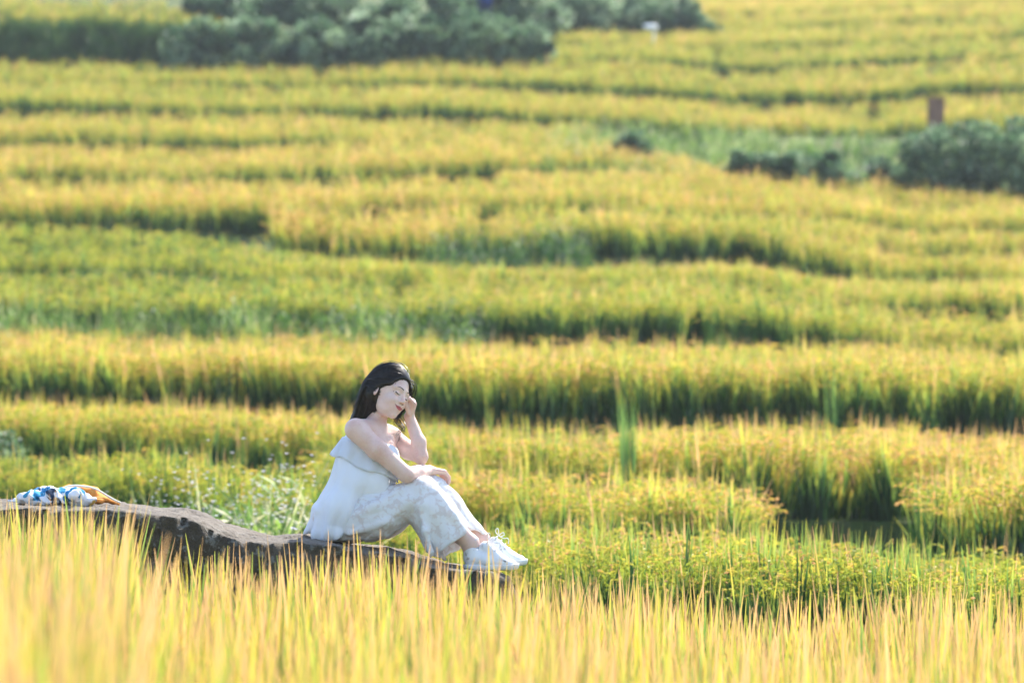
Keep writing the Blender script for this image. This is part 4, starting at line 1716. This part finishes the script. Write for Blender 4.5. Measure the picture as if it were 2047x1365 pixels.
# ------------------------------------------------------------------ small things on the hillside
m_wood, nt, out = new_mat("brown_wood")
T = NT(nt)
tc = T.n("ShaderNodeTexCoord")
mp = T.n("ShaderNodeMapping")
mp.inputs['Scale'].default_value = (12, 12, 1.5)
T.link(tc.outputs['Object'], mp.inputs[0])
nz = T.noise(mp.outputs[0], 3, 4)
c = T.ramp(nz, [(.3, (.16, .085, .06)), (.7, (.30, .17, .12))])
T.link(T.principled(c, .8, T.bump(nz, .4, .02), spec=.2), out.inputs[0])
import bmesh


def box(name, c, size, mat, parent=None, bevel=.01):
    bm = bmesh.new()
    bmesh.ops.create_cube(bm, size=1)
    for v in bm.verts:
        v.co = Vector((v.co.x * size[0], v.co.y * size[1], v.co.z * size[2])) + Vector(c)
    bmesh.ops.bevel(bm, geom=bm.edges[:], offset=bevel, segments=2, affect='EDGES')
    me = bpy.data.meshes.new(name)
    off = parent.location if parent is not None else Vector((0, 0, 0))
    for v in bm.verts:
        v.co -= off
    bm.to_mesh(me)
    bm.free()
    me.materials.append(mat)
    o = bpy.data.objects.new(name, me)
    COL.objects.link(o)
    o.parent = parent
    return o


Dp = 76.5
pz = ground_at(1871, Dp)
pt = P(1871, 197, Dp)
post = empty("wooden_post", (pt.x, Dp, pz))
tag(post, "short brown wooden post above the big dark shrub", "post")
hh_ = pt.z - pz
box("post_shaft", (pt.x, Dp, pz + hh_ / 2 - .15), (.31, .27, hh_ + .24), m_wood, post, .02)
box("post_cap", (pt.x, Dp, pt.z - .02), (.34, .30, .05), m_wood, post, .012)

m_white, nt, out = new_mat("white_plastic")
T = NT(nt)
T.link(T.principled((.85, .84, .84), .35, spec=.5), out.inputs[0])
sk = Field()
wp = np.array(P(1303, 56, 95.6))
sk.ell(wp, np.eye(3), (.16, .12, .085), .02)
sk.cap(wp + [-.1, 0, .02], wp + [-.19, 0, .06], .05, .03, .04)
sk.cap(wp + [.06, 0, -.1], wp + [.05, 0, -.45], .03, .02, .03)
V, Fq = sk.mesh(.02)
for i in range(len(V)):
    V[i] += .02 * noise.noise(V[i] * 9.0)
bag = fast_mesh("plastic_bag", V, Fq, m_white, None)
tag(bag, "white plastic bag glinting on the far slope below the top shrubs", "bag")

m_tarp, nt, out = new_mat("blue_tarp")
T = NT(nt)
tc = T.n("ShaderNodeTexCoord")
T.link(T.principled((.03, .09, .42), .5, T.bump(T.noise(tc.outputs['Object'], 6, 3), .5, .05), spec=.4), out.inputs[0])
tv, tf = [], []
c0 = P(940, -8, 97.0)
for j in range(9):
    for i in range(13):
        u, v = i / 12 - .5, j / 8
        tv.append((c0.x + u * 1.1, c0.y + v * .9, c0.z + .12 * math.sin(u * 9) * .3 + .25 - 1.1 * (v - .15) ** 2 + .04 * noise.noise((u * 6, v * 5, 1))))
for j in range(8):
    for i in range(12):
        a = j * 13 + i
        tf.append((a, a + 1, a + 14, a + 13))
for i in range(13):   # front edge hangs down
    tv.append((tv[i][0], tv[i][1] - .05, tv[i][2] - .38 + .04 * math.sin(i)))
for i in range(12):
    tf.append((i + 1, i, 117 + i, 118 + i))
tarp = mesh_obj("tarp", tv, tf, m_tarp, smooth=True)
tarp.modifiers.new("thickness", 'SOLIDIFY').thickness = .01
tag(tarp, "blue tarp half hidden by the top shrubs", "tarp")

# ------------------------------------------------------------------ cloths on the boulder
m_scarf, nt, out = new_mat("floral_scarf")
T = NT(nt)
tc = T.n("ShaderNodeTexCoord")
vo = T.n("ShaderNodeTexVoronoi", feature='F1')
vo.inputs['Scale'].default_value = 17
wv = T.n("ShaderNodeVectorMath", operation='ADD')
nv = T.n("ShaderNodeTexNoise")
nv.inputs['Scale'].default_value = 14
sc_ = T.n("ShaderNodeVectorMath", operation='SCALE')
sc_.inputs['Scale'].default_value = .09
T.link(tc.outputs['Object'], nv.inputs['Vector'])
T.link(nv.outputs['Color'], sc_.inputs[0])
T.link(tc.outputs['Object'], wv.inputs[0])
T.link(sc_.outputs[0], wv.inputs[1])
T.link(wv.outputs[0], vo.inputs['Vector'])
f1 = T.ramp(vo.outputs['Distance'], [(.42, (1, 1, 1)), (.50, (0, 0, 0))])
sepc = T.n("ShaderNodeSeparateColor")
T.link(vo.outputs['Color'], sepc.inputs[0])
flw = T.ramp(sepc.outputs[0], [(0.0, (.03, .20, .42)), (.4, (.05, .30, .50)), (.55, (.02, .04, .08)), (.75, (.50, .36, .10)), (.9, (.80, .80, .84))])
flw.node.color_ramp.interpolation = 'CONSTANT'
col = T.mix(f1, (.80, .80, .85), flw)
T.link(T.principled(col, .8, T.bump(T.noise(tc.outputs['Object'], 60, 3), .4, .006), spec=.15), out.inputs[0])
m_orange, nt, out = new_mat("orange_cloth")
T = NT(nt)
tc = T.n("ShaderNodeTexCoord")
c = T.ramp(T.noise(tc.outputs['Object'], 20, 3), [(.3, (.62, .22, .04)), (.7, (.80, .36, .09))])
T.link(T.principled(c, .8, T.bump(T.noise(tc.outputs['Object'], 50, 3), .4, .005), spec=.15, sss=.1, sss_r=(1, .5, .2), sss_s=.02), out.inputs[0])
m_cream, nt, out = new_mat("cream_edge")
T = NT(nt)
T.link(T.principled((.80, .74, .64), .8, spec=.1), out.inputs[0])


def crumple(V, amp, sc, seed):
    for i in range(len(V)):
        p = Vector(V[i]) * sc + Vector((seed, seed * .3, 0))
        V[i] += amp * np.array(noise.noise_vector(p))
    return V


fl = Field()
pts = [(40, 996, 0, .018), (62, 992, -.10, .024), (85, 988, .0, .030), (105, 987, -.12, .026), (128, 990, -.05, .030), (150, 989, -.14, .030), (170, 996, -.08, .022), (186, 1000, -.12, .016)]
for (x0, y0, d0, r0), (x1, y1, d1, r1) in zip(pts[:-1], pts[1:]):
    fl.cap(W(x0, y0, d0 - .12), W(x1, y1, d1 - .12), r0, r1, .012, sc=(1, .5, 1))
fl.cap(W(60, 1003, -.22), W(180, 1004, -.22), .012, .014, .01, sc=(1, .4, 1))
fl.cap(W(150, 985, -.2), W(162, 1000, -.24), .010, .016, .008)
fl.cap(W(20, 999, -.1), W(48, 1000, -.12), .006, .010, .01, sc=(1, .4, 1))
fl.cap(W(110, 985, -.25), W(128, 1002, -.28), .008, .012, .006)
fl.cap(W(75, 986, -.22), W(98, 1003, -.28), .008, .012, .006)
V, Fq = fl.mesh(.005)
V = crumple(V, .012, 26.0, 3.0)
V = crumple(V, .004, 70.0, 1.0)
scarf = fast_mesh("scarf", V, Fq, m_scarf, None)
tag(scarf, "crumpled white scarf with blue and yellow flowers lying on the rock", "scarf")
fo_ = Field()
pts = [(122, 988, .028), (140, 977, .016), (165, 977, .017), (190, 984, .020), (212, 996, .016), (236, 1006, .009)]
for (x0, y0, r0), (x1, y1, r1) in zip(pts[:-1], pts[1:]):
    fo_.cap(W(x0, y0, .02), W(x1, y1, .02), r0, r1, .012, sc=(1, .25, 1))
fo_.cap(W(135, 992, -.05), W(200, 1001, -.06), .020, .014, .012, sc=(1, .4, 1))
V, Fq = fo_.mesh(.005)
V = crumple(V, .008, 14.0, 8.0)
jac = fast_mesh("folded_cloth", V, Fq, m_orange, None)
tag(jac, "folded orange cloth with a pale edge lying on the rock", "cloth")
q = spline([W(120, 984, -.05), W(128, 976, -.06), (W(142, 971, -.06)), W(168, 971, -.05), W(192, 978, -.05), W(213, 991, -.05), W(240, 1005, -.04)], 40)
v_, f_ = tube(q, .005, 6)
fast_mesh("edge_trim", crumple(np.array(v_), .004, 20, 1.0), np.array(f_), m_cream, jac)
# ================================================================== the air over the valley
m_haze, nt, out = new_mat("valley_haze")
vol = nt.nodes.new("ShaderNodeVolumePrincipled")
vol.inputs['Color'].default_value = (.86, .92, 1.0, 1)
vol.inputs['Density'].default_value = .00042
vol.inputs['Anisotropy'].default_value = .3
nt.links.new(vol.outputs[0], out.inputs['Volume'])
x0, x1, y0, y1, z0, z1 = -420, 420, -210, 620, -12, 90
hv = [(x0, y0, z0), (x1, y0, z0), (x1, y1, z0), (x0, y1, z0), (x0, y0, z1), (x1, y0, z1), (x1, y1, z1), (x0, y1, z1)]
haze = mesh_obj("haze", hv, [(3, 2, 1, 0), (4, 5, 6, 7), (0, 1, 5, 4), (1, 2, 6, 5), (2, 3, 7, 6), (3, 0, 4, 7)], m_haze)
tag(haze, kind='stuff')
